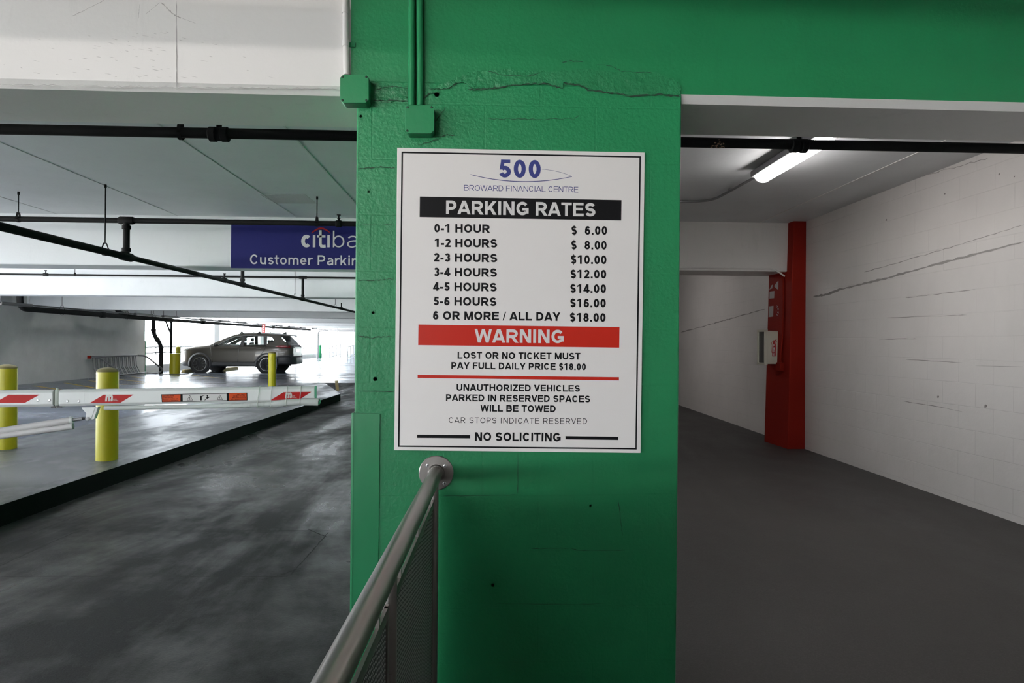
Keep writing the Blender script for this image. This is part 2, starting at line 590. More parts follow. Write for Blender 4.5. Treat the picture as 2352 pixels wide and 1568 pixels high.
            vb(R, 0, x); rb([(L, x)] + el(M, rxl + h, rxl, rxl, 180, 360, 14))
        elif ch == 'm':
            k = (R - L) / 4
            vb(L, 0, x)
            for c in (L + k, L + 3 * k):
                rb(el(c, x - k - h, k, k, 180, 0, 12) + [(c + k, 0)])
        elif ch == 'r':
            vb(L, 0, x); rb(el(L + .3, x - .3 - h, .3, .3, 180, 70, 8))
        elif ch == 's':
            k = (x - w) / 4
            rb(el(M, x / 2 + k, rxl * .95, k, 25, 268, 14) + el(M, x / 2 - k, rxl, k, 88, -158, 14))
        elif ch == 'i':
            vb(M, 0, x); vb(M, .84, 1.02)
        elif ch == 'l':
            vb(M, 0, 1.02)
        elif ch == 'k':
            vb(L, 0, 1.02); dg(L + h * .5, .25, R, x); dg(R + h * .2, 0, L + (R - L) * .4, x * .62)
        elif ch == 't':
            rb([(L + .03, .95), (L + .03, .2)] + el(L + .03 + .16, .16 + h, .16, .16, 180, 280, 8)); hb(0, W - .02, x - h * .9)
    return W, q, r

def ribbon(pts, w, closed=False):
    n = len(pts)
    out = []
    P = [V((p[0], p[1], 0)) for p in pts]
    # drop repeated points
    Q = [P[0]]
    for p in P[1:]:
        if (p - Q[-1]).length > 1e-5:
            Q.append(p)
    P = Q
    n = len(P)
    ws = w if isinstance(w, (list, tuple)) else [w] * n
    for i in range(n):
        if closed:
            a, b = P[i - 1], P[(i + 1) % n]
        else:
            a, b = P[max(i - 1, 0)], P[min(i + 1, n - 1)]
        d1 = (P[i] - a).normalized() if (P[i] - a).length > 1e-9 else (b - P[i]).normalized()
        d2 = (b - P[i]).normalized() if (b - P[i]).length > 1e-9 else d1
        t = (d1 + d2)
        t = t.normalized() if t.length > 1e-6 else d1
        nn = V((-t.y, t.x, 0))
        c = max(0.5, abs(nn.dot(V((-d1.y, d1.x, 0)))))
        hw = ws[min(i, len(ws) - 1)] / 2 / c
        out.append((P[i] + nn * hw, P[i] - nn * hw))
    quads = []
    for i in range(n if closed else n - 1):
        a, b = out[i], out[(i + 1) % n]
        quads.append([(a[1].x, a[1].y), (b[1].x, b[1].y), (b[0].x, b[0].y), (a[0].x, a[0].y)])
    return quads

def text_width(s, track=0.0):
    return sum(WID[c] + track for c in s) - track

def letters(mb, s, p0, p1, cap, up=None, weight=0.19, mi=0, track=0.0, skew=0.0):
    """write s from p0 to p1 (baseline, 3D), cap height in metres"""
    p0, p1 = V(p0), V(p1)
    ux = p1 - p0
    W = text_width(s, track)
    sx = ux.length / W
    ux = ux.normalized()
    uy = V(up) if up is not None else V((0, 0, 1))
    uy = (uy - ux * uy.dot(ux)).normalized()
    x = 0.0
    for ch in s:
        if ch != ' ':
            W_, q, r = glyph(ch, weight)
            polys_k = [(i_, p_) for i_, p_ in enumerate(q)]
            for i_, (pts, closed) in enumerate(r):
                polys_k += [(len(q) + i_, p_) for p_ in ribbon(pts, weight, closed)]
            for kk, poly in enumerate(polys_k):
                off = ux.cross(uy) * (1.6e-5 * poly[0])
                mb.face([p0 + off + ux * ((x + a + skew * b) * sx) + uy * (b * cap) for a, b in poly[1]], mi)
            x += W_ + track
        else:
            x += WID[' '] + track
    return mb
# ================================================================== THE SETTING
Z0 = EYE.z
ZI = 0.175            # island and parking floor
YP = 2.405            # face of the pillar and of the header beam
XW = 4.217            # right wall
XL = -13.6            # left wall
HALF = -0.12          # line between lane and ramp bay

def bayz(y):
    return 0.07 + 0.0085 * y

def slab(name, pts, th, m, mside=None, **k):
    mb = MB()
    mb.prism([V(p) for p in pts], (0, 0, -th), 0, None if mside is None else 1)
    return structure(mb.build(name, m if mside is None else [m, mside], **k))

ka, kb = atz(0, 1160, ZI), atz(782, 904, ZI)
kdir = (kb - ka).normalized()
k0 = ka - kdir * 14.0
NOSE = V((-4.7, 20.3, ZI))
slab('floor_lane', [(k0.x - .2, -9, 0), (-.26, -9, 0), (-.26, 2.5, 0), (.3, 2.5, 0), (.3, 17.3, 0), (kb.x - .2, 17.3, 0)], .2, LANE)
slab('floor_lane_rise', [(-5.1, 17.3, 0), (.3, 17.3, 0), (.3, 21.5, ZI), (-5.1, 21.5, ZI)], .2, LANE)
slab('floor_island', [(-6.2, -9, ZI), (k0.x, -9, ZI), (ka.x, ka.y, ZI), (kb.x, kb.y, ZI), NOSE, (-5.1, 21.5, ZI), (-6.2, 21.5, ZI)], .3, ISLAND, BLACK_KERB)
slab('floor_garage', [(-14.2, -9, ZI), (-6.2, -9, ZI), (-6.2, 21.5, ZI), (.3, 21.5, ZI), (.3, 66, ZI), (-14.2, 66, ZI)], .3, GARAGE)
slab('floor_ramp_bay', [(-.26, -9, bayz(-9)), (XW + .2, -9, bayz(-9)), (XW + .2, 26, bayz(26)), (.02, 26, bayz(26)), (.02, 3.0, bayz(3)), (-.26, 2.5, bayz(2.5))], .25, BAYFLOOR)
slab('ground_outside', [(-90, -60, .15), (-14.25, -60, .15), (-14.25, 120, .15), (-90, 120, .15)], .2, mat('outside_pavement', (.45, .44, .42), .8))
slab('ground_outside', [(-14.25, -60, -.02), (30, -60, -.02), (30, -9.45, -.02), (-14.25, -9.45, -.02)], .2, bpy.data.materials['outside_pavement'])
slab('ground_outside', [(-14.25, 66.2, -.05), (40, 66.2, -.05), (40, 120, -.05), (-14.25, 120, -.05)], .2, bpy.data.materials['outside_pavement'])

# ceilings
slab('ceiling', [(-14.2, 2.7, Z0 + 1.50 + .3), (.1, 2.7, Z0 + 1.8), (.1, 66, Z0 + 1.8), (-14.2, 66, Z0 + 1.8)], .3, WHITE_CEIL)
cl = bpy.data.objects['ceiling']
zc = lambda y: Z0 + 1.655 - .0048 * y
slab('ceiling_ramp_bay', [(.02, 2.7, zc(2.7) + .3), (XW + .3, 2.7, zc(2.7) + .3), (XW + .3, 26, zc(26) + .3), (.02, 26, zc(26) + .3)], .3, WHITE_CEIL)
cr = bpy.data.objects['ceiling_ramp_bay']
slab('ceiling_entrance', [(-14.2, -9.2, Z0 + 1.95), (XW + .3, -9.2, Z0 + 1.95), (XW + .3, 2.7, Z0 + 1.95), (-14.2, 2.7, Z0 + 1.95)], .3, BARE)

# formwork seams in the ceilings
mb = MB()
for X in (-5.1, -3.69, -2.27, -1.40, -7.2, -9.3):
    mb.box((X - .006, 2.8, Z0 + 1.497), (X + .006, 13.6, Z0 + 1.502))
mb.build('ceiling_seam', SEAM, cl)
p = [at(u, v, 1) for u, v in ((597, 447), (700, 446), (725, 467), (633, 467))]
mb = MB()
q = [atz(u, v, Z0 + 1.4985) for u, v in ((597, 447), (700, 446), (727, 467), (633, 467))]
mb.prism(q, (0, 0, .004))
mb.build('ceiling_patch', painted('ceiling_patch_mortar', (.40, .42, .42), .8, .2, 120, .6, .006), cl)
mb = MB()
for a, b in (((1790, 495), (2190, 306)),):
    pa, pb = atz(a[0], a[1], zc(8)), atz(b[0], b[1], zc(4.6))
    X = (pa.x + pb.x) / 2
    mb.hexa([(X - .006, 4, zc(4) - .004), (X + .006, 4, zc(4) - .004), (X + .006, 8.9, zc(8.9) - .004), (X - .006, 8.9, zc(8.9) - .004),
             (X - .006, 4, zc(4) + .002), (X + .006, 4, zc(4) + .002), (X + .006, 8.9, zc(8.9) + .002), (X - .006, 8.9, zc(8.9) + .002)])
mb.build('ceiling_seam', WHITE, cr)

# header beam: white over the lane, green from the pillar on; both with a white chamfer
XS = at(806, 100, YP).x
def beam_profile(y0, y1, zb, zt, ch):
    return [(y0, zb + ch), (y0, zt), (y1, zt), (y1, zb), (y0 + ch, zb)]
mb = MB()
zb, zch = Z0 + .893, .026
pr = beam_profile(YP, 2.785, zb, Z0 + 1.9, zch)
mb.prism([(-14.0, y, z) for y, z in pr], (14.0 + XS, 0, 0))
hb = structure(mb.build('header_beam', [WHITE]))
mb = MB()
n = len(pr)
A = [V((XS, y, z)) for y, z in pr]
Bq = [V((XW + .2, y, z)) for y, z in pr]
for i in range(n):
    j = (i + 1) % n
    mb.face([A[i], A[j], Bq[j], Bq[i]], 1 if i == 0 else 0)
mb.face(A, 0); mb.face(Bq, 0)
hg = structure(mb.build('header_beam', [WHITE, GREEN]))

# long formwork joint and hairline cracks of the white beam
def crackline(mb, pts, w, Y=None, X=None, n=14, jit=1.5, seed=1):
    rnd = random.Random(seed)
    P = []
    for (u0, v0), (u1, v1) in zip(pts[:-1], pts[1:]):
        for k in range(n):
            t = k / n
            P.append((u0 + (u1 - u0) * t + rnd.uniform(-jit, jit) * .4, v0 + (v1 - v0) * t + rnd.uniform(-jit, jit)))
    P.append(pts[-1])
    ws = [w * rnd.uniform(.35, 1.25) for _ in P]
    ws[0] = ws[-1] = w * .2
    for quad in ribbon([(a, -b) for a, b in P], ws):
        mb.face([(at(a, -b, Y) if Y else atx(a, -b, X)) for a, b in quad])
mb = MB()
crackline(mb, [(405, 0), (406, 205)], 2.2, Y=YP - .0012, jit=1.0)
crackline(mb, [(0, 194), (400, 200), (778, 204)], 1.6, Y=YP - .0012, jit=1.6, n=40, seed=3)
mb.build('beam_joint', mat('joint_grey', (.36, .35, .34), .8), hb)
mb = MB()
crackline(mb, [(370, 5), (385, 20), (398, 33), (416, 41)], 2.6, Y=YP - .0012, jit=1, seed=5)
crackline(mb, [(240, 0), (205, 18), (165, 38)], 1.0, Y=YP - .0012, jit=1, seed=6)
crackline(mb, [(416, 41), (450, 54)], .8, Y=YP - .0012, jit=.6, seed=7)
crackline(mb, [(368, 5), (335, 32)], .8, Y=YP - .0012, jit=.6, seed=8)
crackline(mb, [(321, 9), (317, 50)], .8, Y=YP - .0012, jit=.6, seed=9)
rnd = random.Random(4)
for k in range(70):
    u, v = rnd.gauss(300, 140), rnd.uniform(70, 180)
    if 0 < u < 760:
        L = rnd.uniform(4, 18)
        crackline(mb, [(u, v), (u + L, v + L * .18)], rnd.uniform(.5, 1.0), Y=YP - .0012, n=3, jit=.3, seed=20 + k)
mb.build('hairline_crack', mat('hairline_grey', (.42, .40, .39), .8), hb)

# pillar between lane and ramp bay
YB = 3.0
YF_ = YP - .0015
fl = [at(808, 1740, YF_), at(1551, 1740, YF_), at(1566, 216, YF_), at(819, 222, YF_)]
for q in fl[:2]:
    q.z = 0.0
for q in fl[2:]:
    q.z = zb + .05
mb = MB()
bk = [V((q.x, YB, q.z)) for q in fl]
mb.hexa([fl[0], fl[1], bk[1], bk[0], fl[3], fl[2], bk[2], bk[3]])
pil = structure(mb.build('pillar_green', GREEN_BLOCK, bevel=.006))

# torn plaster where the pillar meets the beam
def skin(name, outline, th, m, parent, seed=2, jit=2.5, sub=6, lift=0.0):
    rnd = random.Random(seed)
    P = []
    for i, (u0, v0) in enumerate(outline):
        u1, v1 = outline[(i + 1) % len(outline)]
        for k in range(sub):
            t = k / sub
            P.append((u0 + (u1 - u0) * t + rnd.uniform(-jit, jit), v0 + (v1 - v0) * t + rnd.uniform(-jit, jit)))
    pts = [at(u, v, YP - lift) for u, v in P]
    mb = MB()
    mb.prism(pts, (0, -th, 0))
    return mb.build(name, m, parent)
skin('torn_plaster', [(985, 203), (1040, 185), (1075, 168), (1130, 160), (1200, 163), (1260, 165), (1330, 158), (1430, 166), (1500, 165), (1535, 178), (1561, 192), (1562, 219),
                      (1510, 218), (1450, 219), (1400, 211), (1345, 203), (1330, 195), (1296, 191), (1292, 203), (1250, 192), (1190, 195), (1140, 203), (1085, 205), (1072, 192), (1050, 191), (1030, 205)], .0055, GREEN_PLASTER, pil, 5)
skin('torn_plaster', [(862, 200), (900, 196), (935, 205), (935, 232), (880, 236), (855, 225)], .004, GREEN_PLASTER, pil, 8, 2)
mb = MB()
def gcrack(pts, w, seed, jit=1.6, n=8):
    crackline(mb, pts, w, Y=YP - .0068, n=n, jit=jit, seed=seed)
gcrack([(1075, 206), (1110, 205), (1140, 201), (1190, 194), (1250, 191), (1290, 202)], 3.0, 31)
gcrack([(1296, 190), (1335, 197), (1350, 206), (1400, 213), (1450, 220), (1520, 217), (1562, 222)], 3.4, 32)
gcrack([(985, 206), (1030, 203), (1050, 190)], 1.8, 33)
gcrack([(1120, 162), (1150, 172), (1210, 175), (1240, 168)], 1.5, 34)
gcrack([(1290, 142), (1310, 140), (1340, 143)], 1.6, 35)
gcrack([(1370, 147), (1400, 150), (1430, 163), (1500, 168)], 1.2, 36)
gcrack([(865, 205), (900, 198), (940, 203)], 1.4, 37)
gcrack([(855, 232), (900, 230), (950, 232)], 2.6, 38)
gcrack([(1120, 273), (1180, 273), (1250, 274), (1320, 272), (1330, 265)], 1.2, 39)
gcrack([(1000, 280), (1012, 262), (1024, 247)], 1.8, 40)
gcrack([(960, 333), (1000, 322), (1025, 308), (1045, 312)], 1.6, 41)
gcrack([(960, 240), (985, 215), (1012, 212)], 2.2, 42)
gcrack([(822, 387), (870, 383), (908, 386)], 1.8, 43)
gcrack([(822, 517), (908, 516)], 1.0, 44, .6)
gcrack([(822, 645), (870, 643), (905, 640)], 1.4, 45)
gcrack([(821, 770), (850, 776), (900, 772)], 2.2, 46)
gcrack([(820, 898), (905, 899)], 2.0, 47, .5)
gcrack([(1017, 1139), (1100, 1138), (1188, 1136)], 1.1, 48, .6)
gcrack([(1190, 1040), (1189, 1134)], 1.2, 49, .5)
gcrack([(1220, 1260), (1310, 1258), (1330, 1264), (1435, 1263)], 1.0, 50, .8)
gcrack([(1420, 1150), (1424, 1180), (1430, 1230)], 1.2, 51, 1)
gcrack([(1140, 1386), (1320, 1388), (1400, 1384)], .9, 52, .8)
mb.build('crack', GREEN_CRACK, pil)
mb = MB()
for u, v, r in ((829, 267, 3.5), (1132, 1343, 4), (1356, 1161, 3), (1003, 217, 6), (847, 440, 3), (862, 870, 5), (857, 718, 3.5)):
    c = at(u, v, YP)
    mb.lathe(c + V((0, -.0015, 0)), [(r / 630, 0), (r / 630 * .4, .001)], 9, 'y')
mb.build('anchor_hole', GREEN_CRACK, pil)

# hidden dividing wall behind the pillar, between the lane and the ramp bay
mb = MB(); mb.box((-.10, 4.4, -.1), (.01, 66, Z0 + 1.55))
structure(mb.build('wall_divider_lane', GREEN))
mb = MB(); mb.box((.01, 4.4, -.1), (.12, 26, Z0 + 1.7))
structure(mb.build('wall_divider_ramp', WHITE))

# right wall of the ramp bay
mb = MB(); mb.box((XW, -9.2, -.4), (XW + .25, 26, Z0 + 1.95))
wr = structure(mb.build('wall_right', WHITE_BLOCK))
mb = MB()
crackline(mb, [(1564, 763), (1620, 748), (1660, 737), (1680, 731), (1757, 710)], 2.2, X=XW - .002, n=12, jit=.8, seed=61)
crackline(mb, [(1868, 681), (1900, 676), (1930, 664), (2000, 648), (2080, 626), (2200, 594), (2352, 555)], 5.0, X=XW - .002, n=10, jit=.9, seed=62)
crackline(mb, [(1985, 625), (2100, 592), (2200, 563), (2352, 516)], 1.6, X=XW - .002, n=14, jit=1.2, seed=63)
crackline(mb, [(1915, 476), (2000, 445), (2080, 413), (2160, 393), (2270, 362)], 1.5, X=XW - .002, n=14, jit=2.2, seed=64)
crackline(mb, [(2080, 684), (2140, 677), (2240, 664)], 1.4, X=XW - .002, n=8, jit=.7, seed=65)
crackline(mb, [(2035, 730), (2140, 726), (2220, 723)], 1.2, X=XW - .002, n=8, jit=.6, seed=66)
crackline(mb, [(2020, 779), (2080, 778), (2105, 778)], 1.5, X=XW - .002, n=6, jit=.4, seed=67)
crackline(mb, [(2080, 825), (2140, 829), (2210, 833)], 1.3, X=XW - .002, n=6, jit=.4, seed=68)
crackline(mb, [(2075, 921), (2140, 931), (2210, 945)], 1.6, X=XW - .002, n=6, jit=.5, seed=69)
crackline(mb, [(2240, 840), (2350, 842)], 1.0, X=XW - .002, n=6, jit=.4, seed=70)
mb.build('wall_crack', mat('wall_crack_grey', (.26, .245, .235), .9), wr)
rnd = random.Random(11)
mb = MB()
for u, v, r in ((2155, 911, 3.5), (2264, 932, 5), (2295, 400, 3), (2170, 445, 2.5), (2036, 505, 3), (2330, 405, 2)):
    c = atx(u, v, XW - .0015)
    k = c.y / 1517 * r
    pts = [c + V((0, math.cos(a) * k * rnd.uniform(.4, 1.1) * 1.3, math.sin(a) * k * rnd.uniform(.5, 1.1))) for a in [i * math.pi / 5 for i in range(10)]]
    mb.face(pts)
mb.build('wall_chip', mat('chip_grey', (.22, .20, .19), .9), wr)

# far end of the bay
mb = MB(); mb.box((.05, 25.5, -.3), (XW + .1, 25.8, Z0 + 1.9))
structure(mb.build('wall_back', WHITE_BLOCK))
YBM = 8.62
zeb = at(1700, 622.4, YBM).z
mb = MB(); mb.box((.12, YBM, zeb), (XW + .05, 9.23, Z0 + 1.8))
structure(mb.build('cross_beam_ramp', WHITE, bevel=.008))

# red column against the right wall
mb = MB()
a, b = at(1808.6, 1031, 8.48), at(1849.5, 1031, 8.48)
c, d = at(1823, 511, 8.48), at(1858.5, 511, 8.48)
e = at(1755, 1014, 9.12)
f = e + (c - a)
zt = zc(8.7) + .02
def top(p, q):
    t = (zt - p.z) / (q.z - p.z)
    return p + (q - p) * t
def bot(p, q):
    t = (0.1 - p.z) / (q.z - p.z)
    return p + (q - p) * t
RC = [(a, c), (b, d), (V((b.x, 9.12, b.z)), V((d.x, 9.12, d.z))), (e, f)]
mb.hexa([bot(*q) for q in RC] + [top(*q) for q in RC])
structure(mb.build('column_red', RED, bevel=.012))
COLA, COLC, COLE = a, c, e

# beams across the parking floor
YC = 8.13
mb = MB(); mb.box((-14.0, YC, Z0 + .893), (-.1, 8.62, Z0 + 1.6))
bc = structure(mb.build('beam', painted('lightened_beam_paint', (.84, .855, .865), .5, .05, 40, .15, .003, dirt=.15), bevel=.015))  # base colour lightened on this beam alone, in place of missing light
for Y in (13.75, 20.3, 26.0, 32.5, 39.0, 46.0):
    mb = MB(); mb.box((-14.0, Y, Z0 + .898), (-.1, Y + .45, Z0 + 1.6))
    structure(mb.build('beam', WHITE_CEIL, bevel=.02))

# left side: concrete wall, then an open side with kerb and columns
mb = MB(); mb.box((XL - .3, 15.4, 0), (XL, 27.2, Z0 + 1.55))
wl = structure(mb.build('wall_left', CONCRETE))
mb = MB(); mb.box((XL - .02, 27.2, ZI), (XL + .012, 27.26, ZI + 1.3))
mb.build('green_edge', GREEN_METAL, wl)
mb = MB(); mb.box((-14.15, 27.2, 0), (-13.72, 66, ZI + .31))
structure(mb.build('kerb_wall', CONCRETE, bevel=.02))
for Y in (34.8, 41.8, 49.2):
    mb = MB(); mb.box((-14.25, Y - .35, 0), (-13.75, Y + .35, Z0 + 1.55))
    structure(mb.build('column', WHITE, bevel=.02))
# entrance side behind the photographer: a wall with a long opening, the open left side
BO = (-13.5, -2.6, 0.7, 2.4)
mb = MB()
mb.box((-14.4, -9.4, -.3), (BO[0], -9.1, Z0 + 2)); mb.box((BO[1], -9.4, -.3), (XW + .3, -9.1, Z0 + 2))
mb.box((BO[0], -9.4, -.3), (BO[1], -9.1, BO[2])); mb.box((BO[0], -9.4, BO[3]), (BO[1], -9.1, Z0 + 2))
structure(mb.build('wall_front', BARE))
mb = MB(); mb.box((-14.4, -9.2, Z0 + 1.1), (-14.1, 2.4, Z0 + 2))
structure(mb.build('wall_entrance', BARE))
mb = MB(); mb.box((-14.4, -9.2, 0), (-14.15, 15.4, ZI + .08))
structure(mb.build('kerb_wall', CONCRETE, bevel=.02))

# painted lines on the parking floor
def stripe(pts, w, z, name, parent, m=STRIPE):
    mb = MB()
    P = [atz(u, v, z) for u, v in pts]
    for q in ribbon([(p.x, p.y) for p in P], w):
        mb.face([(x, y, z + .002) for x, y in q])
    return mb.build(name, m, parent)
fg = bpy.data.objects['floor_garage']
for pts in (((78, 885.5), (140, 895)), ((149, 879), (215, 890)), ((268, 870.5), (346, 879)), ((302, 865), (375, 872.5)), ((258, 884), (345, 879)), ((440, 861), (512, 869)), ((205, 874), (262, 882))):
    stripe(pts, .10, ZI, 'parking_line', fg)
mb = MB()
def on_rise(u, v):
    z = ZI
    for k in range(12):
        p_ = atz(u, v, z)
        z = max(0, min(ZI, (p_.y - 17.3) / 4.2 * ZI))
    return p_ + V((0, 0, .005))
vs = [874, 876, 878, 879.5, 881, 883, 886, 890, 894, 897]
mb.grid([[on_rise(769 + (v - 874) * .1, v), on_rise(776.5 + (v - 874) * .1, v)] for v in vs])
mb.build('parking_line', STRIPE, bpy.data.objects['floor_lane_rise'])

# sawn slots of the vehicle detection loop in the lane
mb = MB()
def slot(pts, w, seed):
    rnd = random.Random(seed)
    P = []
    for (u0, v0), (u1, v1) in zip(pts[:-1], pts[1:]):
        a, b = atz(u0, v0, 0), atz(u1, v1, 0)
        for k in range(12):
            q = a.lerp(b, k / 12)
            P.append((q.x + rnd.uniform(-.004, .004), q.y + rnd.uniform(-.004, .004)))
    P.append((b.x, b.y))
    for q in ribbon(P, [w * rnd.uniform(.5, 1.2) for _ in P]):
        mb.face([(x, y, .0015) for x, y in q])
slot([(170, 1219.5), (340, 1219.5), (520, 1219), (755, 1219)], .013, 1)
slot([(0, 1324), (250, 1323), (480, 1324), (660, 1325)], .010, 2)
slot([(0, 1300), (90, 1258), (170, 1223), (205, 1217)], .015, 3)
slot([(755, 1222), (716, 1266), (678, 1308), (668, 1320)], .010, 4)
slot([(708, 1216), (750, 1233)], .012, 5)
slot([(690, 1305), (625, 1326), (600, 1332)], .010, 6)
slot([(0, 1250), (80, 1222), (200, 1175)], .008, 7)
mb.build('sawn_slot', SAWCUT, bpy.data.objects['floor_lane'])
# ================================================================== PARKING RATES SIGN
YS = YP - .006
def sp(zx, zy, d=0.0):
    """a point of the sign face"""
    return at(900 + zx / 3.92, 330 + zy / 3.92, YS - .004 - d)
c = sp(1130, 2770)
sg = base_of('parking_rates_sign', c, 'large white parking rates sign with black border on the green pillar', 'sign')
mb = MB()
q = [sp(22, 2758), sp(2240, 2783), sp(2278, 78), sp(48, 35)]
mb.prism([p + V((0, .0055, 0)) for p in q], (0, -.0055, 0))
mb.build('panel', SIGN_WHITE, sg, bevel=.0008)
D1, D2 = .0004, .0008
def sline(mb, a, b, th, d=D1):
    """straight bar from a to b (sign coordinates), th high below the line"""
    mb.face([sp(*a, d), sp(*b, d), sp(b[0], b[1] + th, d), sp(a[0], a[1] + th, d)])
mb = MB()
o4 = [(87, 70), (2243, 112), (2205, 2752), (55, 2728)]
i4 = [(101, 85), (2229, 125), (2192, 2738), (69, 2715)]
for k in range(4):
    j = (k + 1) % 4
    mb.face([sp(*o4[k], D1), sp(*o4[j], D1), sp(*i4[j], D1), sp(*i4[k], D1)])
mb.build('border', SIGN_BLACK, sg)['label'] = 'thin black border line'
mb = MB(); mb.face([sp(250, 660, D1), sp(2065, 690, D1), sp(2068, 507, D1), sp(252, 475, D1)])
hd = mb.build('heading_band', SIGN_BLACK, sg); hd['label'] = 'black heading band'
mb = MB(); mb.face([sp(237, 1812, D1), sp(2047, 1835, D1), sp(2050, 1650, D1), sp(240, 1627, D1)])
wd = mb.build('warning_band', SIGN_RED, sg); wd['label'] = 'red warning band'
mb = MB(); sline(mb, (232, 2079), (2045, 2101), 29)
mb.build('divider_line', SIGN_RED, sg)['label'] = 'red divider line'
for a, b in (((227, 2618), (705, 2622)), ((1563, 2631), (2038, 2637))):
    mb = MB(); sline(mb, a, b, 29); mb.build('footer_bar', SIGN_BLACK, sg)
def stext(mb, s, x0, x1, y0, y1, cap, weight=.19, track=0.0, d=D1):
    h = cap / 3.92 / 1517 * (YS - .004)
    # pull in the side bearings so that the ink spans x0..x1
    W = text_width(s, track)
    k = (x1 - x0) / (W - .15)
    a, b = x0 - .075 * k, x1 + .075 * k
    letters(mb, s, sp(a, y0, d), sp(b, y1, d), h, weight=weight, track=track)
mb = MB(); stext(mb, 'PARKING RATES', 488, 1832, 632, 655, 122, .215, d=D2)
mb.build('lettering', LETTER_WHITE, hd)['label'] = 'white heading lettering'
mb = MB(); stext(mb, 'WARNING', 752, 1548, 1788, 1796, 122, .215, d=D2)
mb.build('lettering', LETTER_WHITE, wd)['label'] = 'white warning lettering'
rows = [('0-1 HOUR', 382, 880, 797, 803, '$  6.00', 1617, 1938, 818, 820), ('1-2 HOURS', 384, 948, 929, 935, '$  8.00', 1615, 1934, 950, 952),
        ('2-3 HOURS', 378, 948, 1060, 1067, '$10.00', 1612, 1932, 1080, 1083), ('3-4 HOURS', 377, 946, 1191, 1198, '$12.00', 1609, 1930, 1211, 1213),
        ('4-5 HOURS', 374, 944, 1322, 1329, '$14.00', 1607, 1928, 1341, 1343), ('5-6 HOURS', 374, 942, 1453, 1460, '$16.00', 1606, 1926, 1471, 1474),
        ('6 OR MORE / ALL DAY', 370, 1512, 1582, 1594, '$18.00', 1603, 1924, 1600, 1603)]
for a, x0, x1, y0, y1, b, x2, x3, y2, y3 in rows:
    mb = MB(); stext(mb, a, x0, x1, y0, y1, 76, .23); mb.build('hours_line', SIGN_BLACK, sg)
    mb = MB(); stext(mb, b, x2, x3, y2, y3, 78, .22); mb.build('price', SIGN_BLACK, sg)
mb = MB(); stext(mb, 'LOST OR NO TICKET MUST', 592, 1695, 1933, 1943, 61, .22); mb.build('notice_line', SIGN_BLACK, sg)
mb = MB(); stext(mb, 'PAY FULL DAILY PRICE $18.00', 535, 1747, 2026, 2038, 61, .22); mb.build('notice_line', SIGN_BLACK, sg)
mb = MB(); stext(mb, 'UNAUTHORIZED VEHICLES', 583, 1693, 2223, 2233, 61, .22); mb.build('notice_line', SIGN_BLACK, sg)
mb = MB(); stext(mb, 'PARKED IN RESERVED SPACES', 487, 1785, 2315, 2328, 61, .22); mb.build('notice_line', SIGN_BLACK, sg)
mb = MB(); stext(mb, 'WILL BE TOWED', 800, 1475, 2410, 2416, 61, .22); mb.build('notice_line', SIGN_BLACK, sg)
mb = MB(); stext(mb, 'CAR STOPS INDICATE RESERVED', 513, 1757, 2512, 2523, 51, .115, .14); mb.build('notice_line', SIGN_BLACK, sg)
mb = MB(); stext(mb, 'NO SOLICITING', 748, 1520, 2674, 2680, 78, .22); mb.build('notice_line', SIGN_BLACK, sg)
mb = MB(); stext(mb, '500', 963, 1340, 304, 309, 162, .22)
mb.build('number', SIGN_BLUE, sg)['label'] = 'blue number 500'
mb = MB()
stext(mb, 'BROWARD FINANCIAL CENTRE', 650, 1677, 421, 438, 51, .11)
def swoosh(mb, pts, ws):
    # smooth curve through 3 points (quadratic)
    (x0, y0), (x1, y1), (x2, y2) = pts
    P = []
    W = []
    for k in range(31):
        t = k / 30
        bx, by = 2 * x1 - (x0 + x2) / 2, 2 * y1 - (y0 + y2) / 2
        P.append(((1 - t) ** 2 * x0 + 2 * t * (1 - t) * bx + t * t * x2, -((1 - t) ** 2 * y0 + 2 * t * (1 - t) * by + t * t * y2)))
        W.append(ws[0] + (ws[1] - ws[0]) * math.sin(math.pi * t))
    for q in ribbon(P, W):
        mb.face([sp(a, -b, D1) for a, b in q])
swoosh(mb, [(708, 277), (1165, 341), (1622, 295)], (4.5, 7))
swoosh(mb, [(1350, 229), (1495, 251), (1622, 295)], (2.2, 3))
mb.build('logo', SIGN_BLUE, sg)['label'] = 'blue building logo lettering with a curved line'

# ================================================================== JUNCTION BOXES AND CONDUITS ON THE BEAM
def jbox(u0, v0, u1, v1, label, missing=()):
    dep = .056
    YF = YP - dep
    p = [at(u, v, YF) for u, v in ((u0, v1), (u1, v1), (u1, v0), (u0, v0))]
    ce = (p[0] + p[1]) / 2
    b = base_of('junction_box', (ce.x, YP, ce.z), label, 'junction box', 'junction boxes on the green pillar')
    cc = .011
    poly = []
    for k in range(4):
        q, r, s_ = p[k], p[k - 1], p[(k + 1) % 4]
        poly += [q + (r - q).normalized() * cc, q + (s_ - q).normalized() * cc]
    mb = MB(); mb.prism([V((q.x, YF + .004, q.z)) for q in poly], (0, dep - .004, 0))
    mb.build('box_body', GREEN_METAL, b, bevel=.003)
    mb = MB(); mb.prism([V((q.x, YF + .0035, q.z)) for q in poly], (0, -.0035, 0))
    cv = mb.build('cover', GREEN_METAL, b, bevel=.0012)
    ctr = (p[0] + p[2]) / 2
    for k in range(4):
        if k in missing:
            continue
        q = ctr + (p[k] - ctr) * .83
        mb = MB(); mb.lathe((q.x, YF, q.z), [(.0042, 0), (.0042, -.001), (.003, -.002), (0, -.0022)], 12, 'y')
        mb.box((q.x - .003, YF - .0026, q.z - .0005), (q.x + .003, YF - .002, q.z + .0005))
        mb.build('screw', GREEN_CRACK, cv, smooth=True)
    return ctr
j1 = jbox(781, 171, 847, 236, 'green square junction box below the white conduit, at the beam corner')
